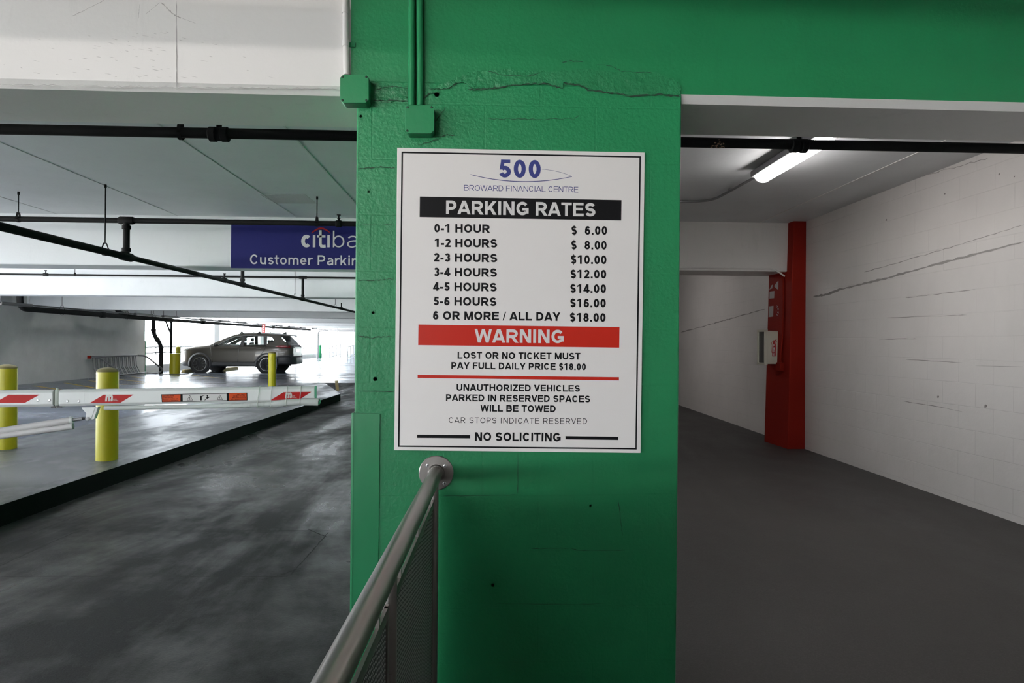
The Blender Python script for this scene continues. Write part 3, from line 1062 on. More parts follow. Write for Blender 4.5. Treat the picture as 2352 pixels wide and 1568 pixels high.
j2 = jbox(930, 241, 997, 306, 'green square junction box under the pair of green conduits', (1,))
def conduit(name, u0, v0, u1, v1, r, m, label, group=None, straps=()):
    a, b = at(u0, v0, YP - r - .002), at(u1, v1, YP - r - .002)
    e = base_of(name, (b.x, YP, b.z), label, 'conduit', group)
    mb = MB(); mb.tube([a + (a - b) * 1.2, b], r, 18)
    mb.build('tube', m, e, smooth=True)
    for t in straps:
        q = a.lerp(b, t)
        mb = MB(); mb.tube([q + V((0, 0, -.011)), q + V((0, 0, .011))], r * 1.18, 18)
        mb.build('coupling', m, e, smooth=True)
    if straps:
        q = a.lerp(b, straps[-1])
        mb = MB(); mb.box((q.x, YP - .004, q.z - .008), (q.x + r * 3, YP, q.z + .008))
        mb.build('strap', GREEN_METAL, e)
    return e
conduit('conduit', 793, 0, 795.5, 172, .0105, WHITE, 'white painted conduit running down the beam into a junction box', None, (.14, .58))
conduit('conduit', 945.5, 0, 945, 243, .0120, GREEN_METAL, 'left of the two green conduits above the lower junction box', 'green conduits', ())
conduit('conduit', 964, 0, 965, 243, .0120, GREEN_METAL, 'right of the two green conduits above the lower junction box', 'green conduits', ())

# ================================================================== CORNER GUARD
a, b = at(811, 948, YP - .006), at(873, 950, YP - .006)
a2 = at(807, 1740, YP - .006)
mb = MB()
lx = a2.x - .004
mb.hexa([(lx, YP - .006, 0), (b.x - .004, YP - .006, 0), (b.x - .004, YP - .0002, 0), (lx, YP - .0002, 0),
         (a.x, YP - .006, a.z), (b.x, YP - .006, b.z), (b.x, YP - .0002, b.z), (a.x, YP - .0002, a.z)])
mb.hexa([(lx - .006, YP - .006, 0), (lx, YP - .006, 0), (lx, YP + .10, 0), (lx - .006, YP + .10, 0),
         (a.x - .006, YP - .006, a.z), (a.x, YP - .006, a.z), (a.x, YP + .10, a.z), (a.x - .006, YP + .10, a.z)])
tag(mb.build('corner_guard', GREEN_METAL, bevel=.0015, origin=(lx, YP, 0)), 'green steel corner guard on the lower left edge of the pillar', 'corner guard')

# ================================================================== STAINLESS GUARD RAIL
w0 = at(1002, 1085, YP)
zr = w0.z
gr = base_of('guard_rail', (-.18, 1.4, bayz(1.4)), 'stainless steel guard rail with perforated panels fixed to the green pillar', 'railing')
end = V((-.345, -4.0, zr))
d = (end - w0)
def rp(y, dz=0.0, dx=0.0):
    t = (w0.y - y) / (w0.y - end.y)
    return V((w0.x + d.x * t + dx, y, zr + dz))
mb = MB(); mb.tube([rp(YP - .004), end], .0245, 32)
hr = mb.build('handrail', STEEL, gr, smooth=True)
mb = MB(); mb.lathe(rp(YP) + V((0, 0, 0)), [(.0625, 0), (.0625, -.005), (.060, -.0065), (.031, -.0065), (.029, -.011), (.0262, -.014)], 40, 'y')
fl_ = mb.build('wall_flange', STEEL, gr, smooth=True, angle=30)
for u, v in ((982, 1069), (1022, 1070), (1021, 1110), (982, 1110)):
    q = at(u, v, YP - .0068)
    mb = MB(); mb.lathe(q, [(.0066, .001), (.0066, -.0008), (.0055, -.0014), (0, -.0016)], 16, 'y')
    s1 = mb.build('screw', SCREW, fl_, smooth=True)
mb = MB()
for u, v in ((982, 1069), (1022, 1070), (1021, 1110), (982, 1110)):
    q = at(u, v, YP - .0086)
    mb.box((q.x - .004, q.y - .0002, q.z - .0008), (q.x + .004, q.y + .0005, q.z + .0008))
    mb.box((q.x - .0008, q.y - .0002, q.z - .004), (q.x + .0008, q.y + .0005, q.z + .004))
mb.build('screw_slots', DARK, fl_)
POSTS = (2.325, 1.41, .52, -.6, -1.75, -2.85, -3.95)
for y in POSTS:
    q = rp(y)
    mb = MB(); mb.tube([(q.x, y, bayz(y) - .02), (q.x, y, zr - .02)], .0165, 20)
    mb.lathe((q.x, y, bayz(y)), [(.045, 0), (.045, .008), (.02, .010)], 24)
    mb.build('post', STEEL, gr, smooth=True)
# panel frames (flat bar) hung below the handrail, with perforated sheet
def perforated():
    m = bpy.data.materials.new('perforated_steel')
    m.use_nodes = True
    t = NT(m)
    t.b.inputs['Metallic'].default_value = .2
    t.b.inputs['Roughness'].default_value = .5
    tc = t.n('ShaderNodeTexCoord')
    sp_ = t.n('ShaderNodeSeparateXYZ')
    t.l(tc.outputs['Object'], sp_.inputs[0])
    pit = .062
    ky = t.math('DIVIDE', sp_.outputs[1], pit)
    kz = t.math('DIVIDE', sp_.outputs[2], .0058)
    row = t.math('MODULO', t.math('FLOOR', kz), 2.0)
    yy = t.math('SUBTRACT', t.math('FRACT', t.math('ADD', ky, t.math('MULTIPLY', row, .5))), .5)
    zz = t.math('MULTIPLY', t.math('SUBTRACT', t.math('FRACT', kz), .5), 1.0)
    rr = t.math('SQRT', t.math('ADD', t.math('MULTIPLY', yy, yy), t.math('MULTIPLY', t.math('MULTIPLY', zz, zz), 1.6)))
    hole = t.math('LESS_THAN', rr, .34)
    t.l(t.mix(hole, (.012, .012, .013), (.50, .50, .50)), t.b.inputs['Base Color'])
    return m
PERF = perforated()
ztop, zbot = zr - .085, bayz(1.4) + .12
for ya, yb in [(POSTS[k] - .035, POSTS[k + 1] + .035) for k in range(6)]:
    mb = MB()
    for s_, e_ in (((ya, ztop), (yb, ztop)), ((ya, zbot), (yb, zbot)), ((ya, zbot), (ya, ztop)), ((yb, zbot), (yb, ztop))):
        A0, B0 = rp(s_[0]), rp(e_[0])
        if s_[0] != e_[0]:
            mb.hexa([(A0.x - .004, A0.y, s_[1] - .012), (A0.x + .004, A0.y, s_[1] - .012), (B0.x + .004, B0.y, s_[1] - .012), (B0.x - .004, B0.y, s_[1] - .012),
                     (A0.x - .004, A0.y, s_[1] + .012), (A0.x + .004, A0.y, s_[1] + .012), (B0.x + .004, B0.y, s_[1] + .012), (B0.x - .004, B0.y, s_[1] + .012)])
        else:
            mb.box((A0.x - .004, A0.y - .011, s_[1] - .012), (A0.x + .004, A0.y + .011, e_[1] + .012))
    pf = mb.build('panel_frame', STEEL, gr)
    A0, B0 = rp(ya), rp(yb)
    mb = MB(); mb.hexa([(A0.x - .0006, A0.y, zbot), (A0.x + .0006, A0.y, zbot), (B0.x + .0006, B0.y, zbot), (B0.x - .0006, B0.y, zbot),
                        (A0.x - .0006, A0.y, ztop), (A0.x + .0006, A0.y, ztop), (B0.x + .0006, B0.y, ztop), (B0.x - .0006, B0.y, ztop)])
    mb.build('perforated_sheet', PERF, gr)['label'] = 'perforated dark steel sheet'
    for y, s_ in ((ya + .02, 1), (yb - .02, -1)):
        for z in (zbot + .12, zbot + .38, ztop - .16):
            q = rp(y)
            mb = MB(); mb.box((q.x - .007, y - .0 if s_ > 0 else y - .0, z - .022), (q.x + .007, y + s_ * .035, z + .022))
            mb.build('panel_clip', STEEL, gr, bevel=.002)
    for y in (ya - .10, (ya + yb) / 2, yb + .10):
        q = rp(y)
        mb = MB(); mb.box((q.x - .004, y - .006, ztop + .01), (q.x + .004, y + .006, zr - .02))
        mb.build('spacer', STEEL, gr)

# ================================================================== SPRINKLER PIPES
def ring(mb, c, d, r, L):
    d = V(d).normalized()
    c = V(c)
    mb.tube([c - d * L, c - d * L * .8, c + d * L * .8, c + d * L], [r * .86, r, r, r * .86], 20)

# main across both openings
YM, ZM, RM = 4.0, Z0 + 1.226, .0305
pm = base_of('sprinkler_main', (-4, YM, ZM), 'long black pipe nearest the camera, crossing in front of both openings behind the pillar', 'pipe')
mb = MB(); mb.tube([(-7.5, YM, ZM), (XW - .01, YM, ZM + .012)], RM, 24)
mb.build('pipe', PIPE, pm, smooth=True)
def hanger(parent, x, y, z, r, ztop, split=True, axis='x', name='hanger'):
    """clevis hanger with its rod"""
    mb = MB()
    dv = V((1, 0, 0)) if axis == 'x' else V((0, 1, 0))
    sv = V((0, 1, 0)) if axis == 'x' else V((1, 0, 0))
    c = V((x, y, z))
    loop = [c + sv * (r * 1.15) * math.cos(a) + V((0, 0, 1)) * (r * 1.15) * math.sin(a) for a in [math.radians(-90 + 0 * k) for k in (0,)]]
    pts = [c + V((0, 0, r * 2.4)) + sv * (-r * .35), c + sv * (-r * 1.15) + V((0, 0, r * .2))] + [c + sv * (r * 1.15 * -math.cos(math.radians(a))) + V((0, 0, -r * 1.15 * math.sin(math.radians(a)))) for a in range(0, 181, 20)] + [c + sv * (r * 1.15) + V((0, 0, r * .2)), c + V((0, 0, r * 2.4)) + sv * (r * .35)]
    for p, q in zip(pts[:-1], pts[1:]):
        mb.hexa([p - dv * .011 - V((0, 0, .002)), p + dv * .011 - V((0, 0, .002)), q + dv * .011 - V((0, 0, .002)), q - dv * .011 - V((0, 0, .002)),
                 p - dv * .011 + V((0, 0, .002)), p + dv * .011 + V((0, 0, .002)), q + dv * .011 + V((0, 0, .002)), q - dv * .011 + V((0, 0, .002))])
    mb.tube([c + V((0, 0, r * 2.2)), (x, y, ztop)], .0055, 8)
    mb.tube([(x, y, ztop - .03), (x, y, ztop)], .011, 8)
    return mb.build(name, PIPE, parent)
qa = at(415, 305, YM)
hanger(pm, qa.x, YM, ZM, RM, Z0 + 1.5)
qb = at(503, 314, YM)
mb = MB()
ring(mb, (qb.x - .035, YM, ZM), (1, 0, 0), .043, .022); ring(mb, (qb.x + .035, YM, ZM), (1, 0, 0), .043, .022)
mb.tube([(qb.x - .03, YM, ZM), (qb.x + .03, YM, ZM)], .039, 20)
mb.lathe((qb.x, YM, ZM + .03), [(.016, 0), (.016, .028), (.02, .03), (.02, .04)], 12)
mb.build('coupling', PIPE, pm, smooth=True)
qc = at(1835, 334, YM)
mb = MB()
ring(mb, (qc.x - .03, YM, ZM), (1, 0, 0), .042, .022); ring(mb, (qc.x + .03, YM, ZM), (1, 0, 0), .042, .022)
mb.tube([(qc.x - .05, YM, ZM), (qc.x + .05, YM, ZM)], .038, 20)
mb.lathe((qc.x, YM, ZM + .03), [(.014, 0), (.014, .026)], 12)
mb.build('coupling', PIPE, pm, smooth=True)
mb = MB()
for sx in (-.011, .011):
    mb.box((qc.x + sx - .002, YM - .002, ZM + .045), (qc.x + sx + .002, YM + .002, ZM + .085))
mb.box((qc.x - .015, YM - .015, ZM + .083), (qc.x + .015, YM + .015, ZM + .09))
mb.lathe((qc.x, YM, ZM + .05), [(.003, 0), (.004, .015), (.003, .03)], 10)
mb.build('sprinkler_head', DARK, pm)
mb = MB()
rnd = random.Random(3)
q0 = at(1645, 338, YM)
for k in range(40):
    a_ = math.radians(rnd.uniform(150, 330)); x_ = q0.x + rnd.gauss(0, .018)
    ca_, sa_ = math.cos(a_), math.sin(a_)
    L = rnd.uniform(.002, .008)
    for dx in (0,):
        rr = RM + .0004
        pts = []
        for t, al in ((-L, -.12), (L, -.12), (L, .12), (-L, .12)):
            pts.append((x_ + t, YM + rr * math.cos(math.radians(rnd.uniform(198, 232)) if False else a_ + al), ZM + .008 + rr * math.sin(a_ + al)))
        mb.face(pts)
mb.build('worn_patch', mat('worn_paint_tan', (.20, .13, .085), .8), pm)

# branch line under the ceiling in front of the bank sign
Y2, Z2, R2 = 6.93, Z0 + 1.222, .0275
XD, ZD = -3.66, Z0 + .852
p2 = base_of('sprinkler_branch', (-4, Y2, Z2), 'black sprinkler branch pipe along the top of the bank sign beam', 'pipe')
mb = MB(); mb.tube([(-8.5, Y2, Z2), (-.12, Y2, Z2)], R2, 20)
mb.build('pipe', PIPE, p2, smooth=True)
for u in (42, 728):
    q = at(u, 506, Y2)
    hanger(p2, q.x, Y2, Z2, R2, Z0 + 1.5)
q = at(778, 505, Y2)
mb = MB(); ring(mb, (q.x, Y2, Z2), (1, 0, 0), .036, .03)
mb.lathe((q.x, Y2, Z2 + .03), [(.012, 0), (.012, .02), (.018, .022), (.018, .026), (.008, .03), (.008, .055), (.022, .057), (.022, .062)], 12)
mb.build('sprinkler_head', PIPE, p2, smooth=True)
mb = MB(); ring(mb, (XD, Y2, Z2), (1, 0, 0), .040, .075)
mb.build('tee', PIPE, p2, smooth=True)
mb = MB(); mb.tube([(XD, Y2, Z2 + .01), (XD, Y2, ZD)], .032, 20); ring(mb, (XD, Y2, Z2 - .07), (0, 0, 1), .042, .02); ring(mb, (XD, Y2, ZD + .07), (0, 0, 1), .042, .02)
mb.build('riser', PIPE, p2, smooth=True)

# feed main running away from the camera
pd = base_of('sprinkler_feed', (XD, 8, ZD), 'black slanting sprinkler feed pipe running away under the beams', 'pipe')
mb = MB(); mb.tube([(XD, 2.8, ZD), (XD, Y2, ZD)], .0345, 24)
mb.tube([(XD, Y2, ZD), (XD, 24, ZD - .02)], .028, 20)
mb.build('pipe', PIPE, pd, smooth=True)
mb = MB(); ring(mb, (XD, Y2, ZD), (0, 1, 0), .044, .11)
mb.build('tee', PIPE, pd, smooth=True)
hanger(pd, XD, 6.55, ZD, .0345, Z0 + 1.5, axis='y')
for Y in (13.0, 16.5):
    hanger(pd, XD, Y, ZD, .028, Z0 + 1.5, axis='y')
for Y in (10.2, 13.55):
    mb = MB(); ring(mb, (XD, Y, ZD), (0, 1, 0), .040, .09)
    mb.tube([(XD, Y, ZD), (XD, Y, Z0 + 1.29)], .027, 16); ring(mb, (XD, Y, ZD + .07), (0, 0, 1), .036, .02)
    mb.build('riser', PIPE, pd, smooth=True)
mb = MB()
ring(mb, (XD, 9.5, ZD), (0, 1, 0), .036, .05); mb.tube([(XD, 9.5, ZD), (XD, 9.5, ZD + .09)], .012, 10); mb.lathe((XD, 9.5, ZD + .09), [(.02, 0), (.02, .006)], 12)
ring(mb, (XD, 17.2, ZD), (0, 1, 0), .038, .06); mb.tube([(XD, 17.2, ZD), (XD, 17.2, ZD + .14)], .016, 10)
mb.build('sprinkler_head', PIPE, pd, smooth=True)

# further branch lines
for Y, zz, lab, heads in ((10.2, 1.29, 'thin black sprinkler branch hidden behind the bank sign beam', ()), (13.55, 1.29, 'thin black sprinkler branch in front of the sunlit white beam', (105, 172))):
    e = base_of('sprinkler_branch', (-4, Y, Z0 + zz), lab, 'pipe')
    mb = MB(); mb.tube([(-13, Y, Z0 + zz), (-.12, Y, Z0 + zz)], .0195, 16)
    mb.build('pipe', PIPE, e, smooth=True)
    for k, u in enumerate(heads):
        q = at(u, 628, Y)
        if k == 0:
            mb = MB(); ring(mb, (q.x, Y, Z0 + zz), (1, 0, 0), .03, .05)
            mb.lathe((q.x, Y, Z0 + zz + .02), [(.01, 0), (.01, .05), (.022, .055), (.022, .07)], 10)
            mb.build('sprinkler_head', PIPE, e, smooth=True)
        else:
            hanger(e, q.x, Y, Z0 + zz, .0195, Z0 + 1.5)
    if heads:
        mb = MB(); ring(mb, (XD, Y, Z0 + zz), (1, 0, 0), .032, .08)
        mb.build('tee', PIPE, e, smooth=True)

# pipes along the left wall
XA, ZA = -11.9, Z0 + .79
e = base_of('drain_pipe', (XA, 20, ZA), 'thick black drain pipe sloping along the grey wall under the beams', 'pipe')
mb = MB(); mb.tube(bend([(XA, 17.5, Z0 + 1.45), (XA, 17.5, ZA), (XA - .02, 25.8, ZA - .02)], .25), .075, 16)
mb.tube([(XA - .02, 25.8, ZA - .02), (XA, 46, ZA - .02)], .06, 16)
mb.build('pipe', PIPE, e, smooth=True)
for k, Y in enumerate((19.2, 21.2, 22.6, 24.4, 28.6, 31.5, 34.5, 38, 42)):
    if k % 3 == 1:
        mb = MB(); ring(mb, (XA, Y, ZA - .012), (0, 1, 0), .092, .12)
        mb.build('coupling', PIPE, e, smooth=True)
    else:
        hanger(e, XA, Y, ZA - .012, .075, Z0 + 1.5, axis='y')
mb = MB(); mb.tube(bend([(XA + .02, 21.9, Z0 + 1.4), (XA + .02, 21.9, ZA + .18), (XA + .02, 22.5, ZA + .02)], .15), .06, 14)
mb.build('branch', PIPE, e, smooth=True)
XB, ZB = -11.6, Z0 + .872
e = base_of('lighting_conduit', (XB, 20, ZB), 'thin dark conduit with a row of strip lights above the drain pipe', 'conduit')
mb = MB(); mb.tube([(XB, 15.8, ZB), (XB, 50, ZB - .06)], .022, 10)
mb.build('tube', DARK, e, smooth=True)
for k, Y in enumerate((16.9, 23.1, 25.0, 28.2, 30.1, 32.2, 35, 38, 40.5, 43, 46)):
    mb = MB(); mb.box((XB - .07, Y - .55, ZB - .05), (XB + .07, Y + .55, ZB + .03))
    mb.build('strip_light', DARK, e, bevel=.02)
    for dy in (-.5, .5):
        mb = MB(); mb.tube([(XB, Y + dy, ZB), (XB, Y + dy, Z0 + 1.5)], .008, 6)
        mb.build('hanger_rod', DARK, e)

# stack pipes at the end of the wall
zt_ = Z0 + .898
X1, Y1 = -13.36, 27.0
e = base_of('stack_pipe', (-13.2, Y1, ZI), 'black stack pipe with an offset bend at the end of the grey wall', 'pipe')
za, zb2 = at(353, 765, Y1).z, at(370, 795, Y1).z
xa, xb = at(352.5, 760, Y1).x, at(370.3, 800, Y1).x
mb = MB(); mb.tube(bend([(xa, Y1, zt_ + .2), (xa, Y1, za - .05), (xb, Y1, zb2 + .05), (xb, Y1, ZI)], .22), .078, 18)
mb.build('pipe', PIPE, e, smooth=True)
mb = MB()
for x, z in ((xa, za + .12), (xb, zb2 - .1), ((xa + xb) / 2, (za + zb2) / 2)):
    ring(mb, (x, Y1, z), (0, 0, 1) if x != (xa + xb) / 2 else (xb - xa, 0, zb2 - za), .094, .07)
mb.build('coupling', PIPE, e, smooth=True)
q = at(392, 850, 27.1)
e = base_of('stack_pipe', (q.x, 27.1, ZI), 'narrow black stack pipe with a side branch behind the short yellow bollard', 'pipe')
mb = MB(); mb.tube([(q.x, 27.1, ZI), (q.x + .02, 27.1, zt_ + .1)], .048, 14)
mb.build('pipe', PIPE, e, smooth=True)
z1, z2 = at(381, 737, 27.1).z, at(391, 768, 27.1).z
xx = at(381, 737, 27.1).x
mb = MB(); mb.tube(bend([(xx - .3, 27.1, z1 + .05), (xx, 27.1, z1), (q.x, 27.1, z2)], .1), .03, 10)
mb.build('branch', PIPE, e, smooth=True)
mb = MB()
for v in (738, 758, 810, 843):
    z = at(391, v, 27.1).z
    ring(mb, (q.x + .01, 27.1, z), (0, 0, 1), .06, .06)
mb.build('coupling', PIPE, e, smooth=True)

# ================================================================== BANK SIGN ON THE BEAM
YB_ = YC - .008
def bp(zx, zy, d=0.0):
    return at(zx / 2.8, 270 + zy / 2.8, YB_ - d)
q = [bp(1485, 967), bp(1483, 680)]
xr = q[0].x + 2.25
bs = base_of('bank_parking_sign', ((q[0].x + xr) / 2, YC, q[0].z), 'blue customer parking sign with white lettering and red arc on the beam', 'sign')
mb = MB(); mb.box((q[0].x, YB_, q[0].z), (xr, YC - .001, q[0].z + .545))
mb.build('panel', BANK_BLUE, bs)
mb = MB()
def btext(s, x0, x1, y0, cap, weight, track=0.0):
    W = text_width(s, track)
    k = (x1 - x0) / W
    a, b = bp(x0, y0, .003), bp(x1, y0, .003)
    b.z = a.z
    letters(mb, s, a, b, cap / 2.8 / 1517 * YB_, weight=weight, track=track)
btext('Customer Parking', 1603, 2358, 942, 62, .155, .03)
# logo word: heavy first half, light second half
btext('c', 1924, 2010, 834, 110, .2)
for x in (2020, 2113):
    a, b = bp(x - 8.5, 834, .003), bp(x + 8.5, 755, .003)
    mb.face([a, V((b.x, a.y, a.z)), V((b.x, a.y, b.z)), V((a.x, a.y, b.z))])
pts = [(2060, 724), (2060, 815), (2066, 826), (2080, 828), (2094, 826)]
for qd in ribbon([(x, -y) for x, y in pts], 18):
    mb.face([bp(x, -y, .003) for x, y in qd])
mb.face([bp(2040, 771, .003), bp(2093, 771, .003), bp(2093, 757, .003), bp(2040, 757, .003)])
btext('bank', 2132, 2490, 834, 104, .085)
mb.build('lettering', LETTER_WHITE, bs)['label'] = 'white lettering'
mb = MB()
for qd in ribbon([(x, -y) for x, y in [(2003 + 123 * t / 16, 743 - 31 * math.sin(math.pi * t / 16)) for t in range(17)]], [5 + 7 * math.sin(math.pi * t / 16) for t in range(17)]):
    mb.face([bp(x, -y, .003) for x, y in qd])
mb.build('red_arc', ARC_RED, bs)['label'] = 'red arc over the lettering'
# ================================================================== BARRIER ARM
A0 = at(0, 915.5, 4.20)
B0 = at(725, 903.5, 4.55)
ax = (B0 - A0)
an = V((ax.y, -ax.x, 0)).normalized()
if an.y > 0:
    an = -an
au = V((0, 0, 1))
def arm_c(u):
    """centre of the arm at image column u"""
    dd = ray(u, 908)
    den = ax.x * dd.y - ax.y * dd.x
    s_ = (A0.y * dd.x - A0.x * dd.y) / den
    return A0 + ax * s_
def af(u, v, lift=0.0):
    """a point on the front face of the arm"""
    dd = ray(u, v)
    o = A0 + an * (.0355 + lift)
    return EYE + dd * ((o - EYE).dot(an) / dd.dot(an))
PROF = [(-.0355, .0355), (-.0195, .0515), (.0195, .0515), (.0355, .0355), (.0355, -.0355), (.0195, -.0515), (-.0195, -.0515), (-.0355, -.0355)]
def arm_piece(mb, c0, c1, k=1.0):
    rows = [[c + an * (a * k) + au * (b * k) for a, b in PROF] for c in (c0, c1)]
    mb.grid(rows, closed_u=True)
    mb.face(rows[0]); mb.face(rows[1][::-1])
tip = arm_c(723)
ba = base_of('barrier_arm', arm_c(130) - V((0, 0, .15)), 'white folding barrier arm with red slanted marks across the lane', 'barrier')
mb = MB(); arm_piece(mb, A0 - ax * .62, arm_c(127))
mb.build('arm_section', ARM_WHITE, ba, bevel=.003)
mb = MB(); arm_piece(mb, arm_c(140), tip)
s2 = mb.build('arm_section', ARM_WHITE, ba, bevel=.003)
mb = MB(); arm_piece(mb, arm_c(141), arm_c(200), 1.012)
mb.build('sleeve', ARM_WHITE, s2, bevel=.002)
mb = MB(); arm_piece(mb, tip + ax.normalized() * .0005, tip + ax.normalized() * .012, 1.02)
mb.build('end_cap', ARM_GREEN, s2)['label'] = 'pale green end of the arm'
hc = arm_c(133.5)
mb = MB()
mb.lathe(hc + an * .012 - au * .047, [(.013, 0), (.0155, .006), (.0155, .082), (.012, .096), (.007, .100), (.007, .106), (.004, .110)], 16)
mb.lathe(hc + an * .012 - au * .062, [(.010, 0), (.012, .012)], 12)
hg_ = mb.build('hinge', mat('hinge_green_grey', (.45, .50, .45), .5), ba, smooth=True)
mb = MB()
for sgn in (-1, 1):
    p0 = hc + an * .0 + au * (-.050)
    mb.hexa([p0 + ax.normalized() * (sgn * .004) - an * .03 - au * .012, p0 + ax.normalized() * (sgn * .028) - an * .03 - au * .010, p0 + ax.normalized() * (sgn * .028) + an * .028 - au * .010, p0 + ax.normalized() * (sgn * .004) + an * .028 - au * .012,
             p0 + ax.normalized() * (sgn * .004) - an * .03, p0 + ax.normalized() * (sgn * .028) - an * .03, p0 + ax.normalized() * (sgn * .028) + an * .028, p0 + ax.normalized() * (sgn * .004) + an * .028])
mb.build('hinge_bracket', DARK, hg_)
for u, v in ((87, 919), (114, 919), (155, 921), (181, 921)):
    q = af(u, v)
    mb = MB()
    rows = []
    for r, h in ((.0075, 0), (.0075, .002), (.0055, .0045), (.0, .005)):
        rows.append([q + an * h + (ax.normalized() * math.cos(k * math.pi / 8) + au * math.sin(k * math.pi / 8)) * r for k in range(16)])
    mb.grid(rows, closed_u=True)
    mb.build('bolt', SCREW, ba, smooth=True)
ARM_RED = mat('arm_red', (.40, .016, .016), .35, spec=.12)
def poly_on_arm(mb, pts, lift, mi=0):
    mb.face([af(u, v, lift) for u, v in pts], mi)
marks = [[(20.4, 906.2), (91, 906.2), (57, 924.9), (-14, 925.3)], [(238, 906.2), (307, 906), (276.4, 924.7), (205.8, 925.5)], [(651, 900.5), (715.5, 899.7), (687, 917.5), (621, 918.9)]]
for k, pts in enumerate(marks):
    mb = MB(); poly_on_arm(mb, pts, .0006)
    rm = mb.build('red_mark', ARM_RED, ba)
    rm['label'] = 'red slanted mark'
    if k:
        u0, v0, sc = ((240, 921.5, 1.0), (653.5, 914.2, .88))[k - 1]
        mb = MB()
        cap = 15.0 * sc / 1517 * 4.3 / XH
        letters(mb, 'm', af(u0, v0, .0011), af(u0 + 19.5 * sc, v0 - .3, .0011), cap, weight=.26, skew=.16)
        letters(mb, 'MAGNETIC', af(u0 + 13 * sc, v0 - 3.4, .0013), af(u0 + 28 * sc, v0 - 3.6, .0013), 2.4 / 1517 * 4.3, weight=.16, skew=.16)
        letters(mb, 'AUTOCONTROL', af(u0 + 12 * sc, v0 - .4, .0013), af(u0 + 32 * sc, v0 - .7, .0013), 2.4 / 1517 * 4.3, weight=.16, skew=.16)
        mb.build('logo', LETTER_WHITE, rm)['label'] = 'white logo with a slanted letter m'
# warning sticker
zx = lambda x, y: (340 + x / 5.113, 860 + y / 5.113)
mb = MB(); poly_on_arm(mb, [zx(162, 325), zx(1168, 303), zx(1165, 212), zx(155, 232)], .0006)
st = mb.build('warning_sticker', SIGN_BLACK, ba)
st['label'] = 'black framed warning sticker with orange ends'
def yrow(x, t):
    """sticker row: t=0 top .. 1 bottom"""
    k = (x - 158) / 1008
    return (232 - 20 * k) * (1 - t) + (325 - 22 * k) * t
mb = MB(); poly_on_arm(mb, [zx(x, yrow(x, t)) for x, t in ((168, .93), (380, .93), (380, .07), (166, .07))], .0010)
poly_on_arm(mb, [zx(x, yrow(x, t)) for x, t in ((950, .93), (1158, .93), (1156, .07), (948, .07))], .0010)
mb.build('orange_field', STICKER_ORANGE, st)
mb = MB(); poly_on_arm(mb, [zx(x, yrow(x, t)) for x, t in ((408, .93), (924, .93), (922, .07), (406, .07))], .0010)
mb.build('white_field', LETTER_WHITE, st)
mb = MB()
for k, (s_, x0, x1) in enumerate((('MOVING ARM', 175, 305), ('CAN CAUSE', 176, 295), ('BODILY HARM OR', 177, 352), ('VEHICLE DAMAGE', 178, 358))):
    t = .28 + k * .2
    letters(mb, s_, af(*zx(x0, yrow(x0, t)), .0014), af(*zx(x1, yrow(x1, t)), .0014), 12 / 5.113 / 1517 * 4.35, weight=.2)
for k, (s_, x0, x1) in enumerate((('CARS ONLY', 1030, 1142), ('NO BICYCLES,', 1000, 1144), ('MOTORCYCLES', 990, 1146), ('OR PEDESTRIANS', 972, 1148))):
    t = .28 + k * .2
    letters(mb, s_, af(*zx(x0, yrow(x0, t)), .0014), af(*zx(x1, yrow(x1, t)), .0014), 12 / 5.113 / 1517 * 4.35, weight=.2)
def flat_line(mb, pts, wpx, lift=.0014):
    for qd in ribbon([(x, -y) for x, y in pts], wpx):
        mb.face([af(*zx(x, -y), lift) for x, y in qd])
def flat_poly(mb, pts, lift=.0014):
    mb.face([af(*zx(x, y), lift) for x, y in pts])
for cx, cy in ((490, 278), (843, 271)):
    flat_line(mb, [(cx, cy - 34), (cx + 33, cy + 23), (cx - 33, cy + 23), (cx, cy - 34)], 4)
    flat_poly(mb, [(cx - 2.5, cy + 8), (cx + 2.5, cy + 8), (cx + 4, cy - 14), (cx - 4, cy - 14)])
    flat_poly(mb, [(cx - 3.5, cy + 18), (cx + 3.5, cy + 18), (cx + 3.5, cy + 12), (cx - 3.5, cy + 12)])
flat_poly(mb, [(610, 303), (633, 302), (632, 250), (609, 250)])
flat_line(mb, [(630, 262), (640, 252), (652, 246)], 7)
for x in (664, 684):
    flat_line(mb, [(x, 243), (x + 9, 241)], 6)
flat_poly(mb, [(697 + 8 * math.cos(k * .63), 249 + 8 * math.sin(k * .63)) for k in range(10)])
flat_poly(mb, [(690, 258), (704, 256), (700, 282), (686, 284)])
flat_line(mb, [(702, 260), (712, 268), (722, 262)], 6)
flat_line(mb, [(690, 262), (682, 272)], 6)
flat_line(mb, [(698, 280), (706, 272), (718, 272)], 6)
flat_line(mb, [(690, 282), (678, 294), (664, 299)], 7)
mb.build('sticker_lettering', SIGN_BLACK, st)
# bracket and folding strut
bz = lambda x, y: (x / 5.88, 870 + y / 5.88)
mb = MB()
mb.prism([af(*bz(x, y), -.010) for x, y in ((1100, 385), (1105, 400), (1165, 465), (1152, 545), (1165, 560), (1215, 560), (1232, 540), (1290, 380))], -an * .006)
mb.prism([af(*bz(x, y), -.012) for x, y in ((1285, 380), (1325, 378), (1272, 540), (1232, 552))], -an * .045)
br_ = mb.build('bracket', ARM_WHITE, ba, bevel=.0015)
q = af(*bz(1190, 538), -.009)
mb = MB()
rows = [[q + an * h + (ax.normalized() * math.cos(k * math.pi / 3) + au * math.sin(k * math.pi / 3)) * r for k in range(6)] for r, h in ((.0135, 0), (.0135, .004), (.009, .0045), (.009, .011), (.0, .012))]
mb.grid(rows, closed_u=True)
mb.build('bolt', GALV, br_)
LN = -.03
mb = MB(); mb.tube([af(*bz(960, 555), LN), af(*bz(-2600, 1106), LN)], .0205, 20)
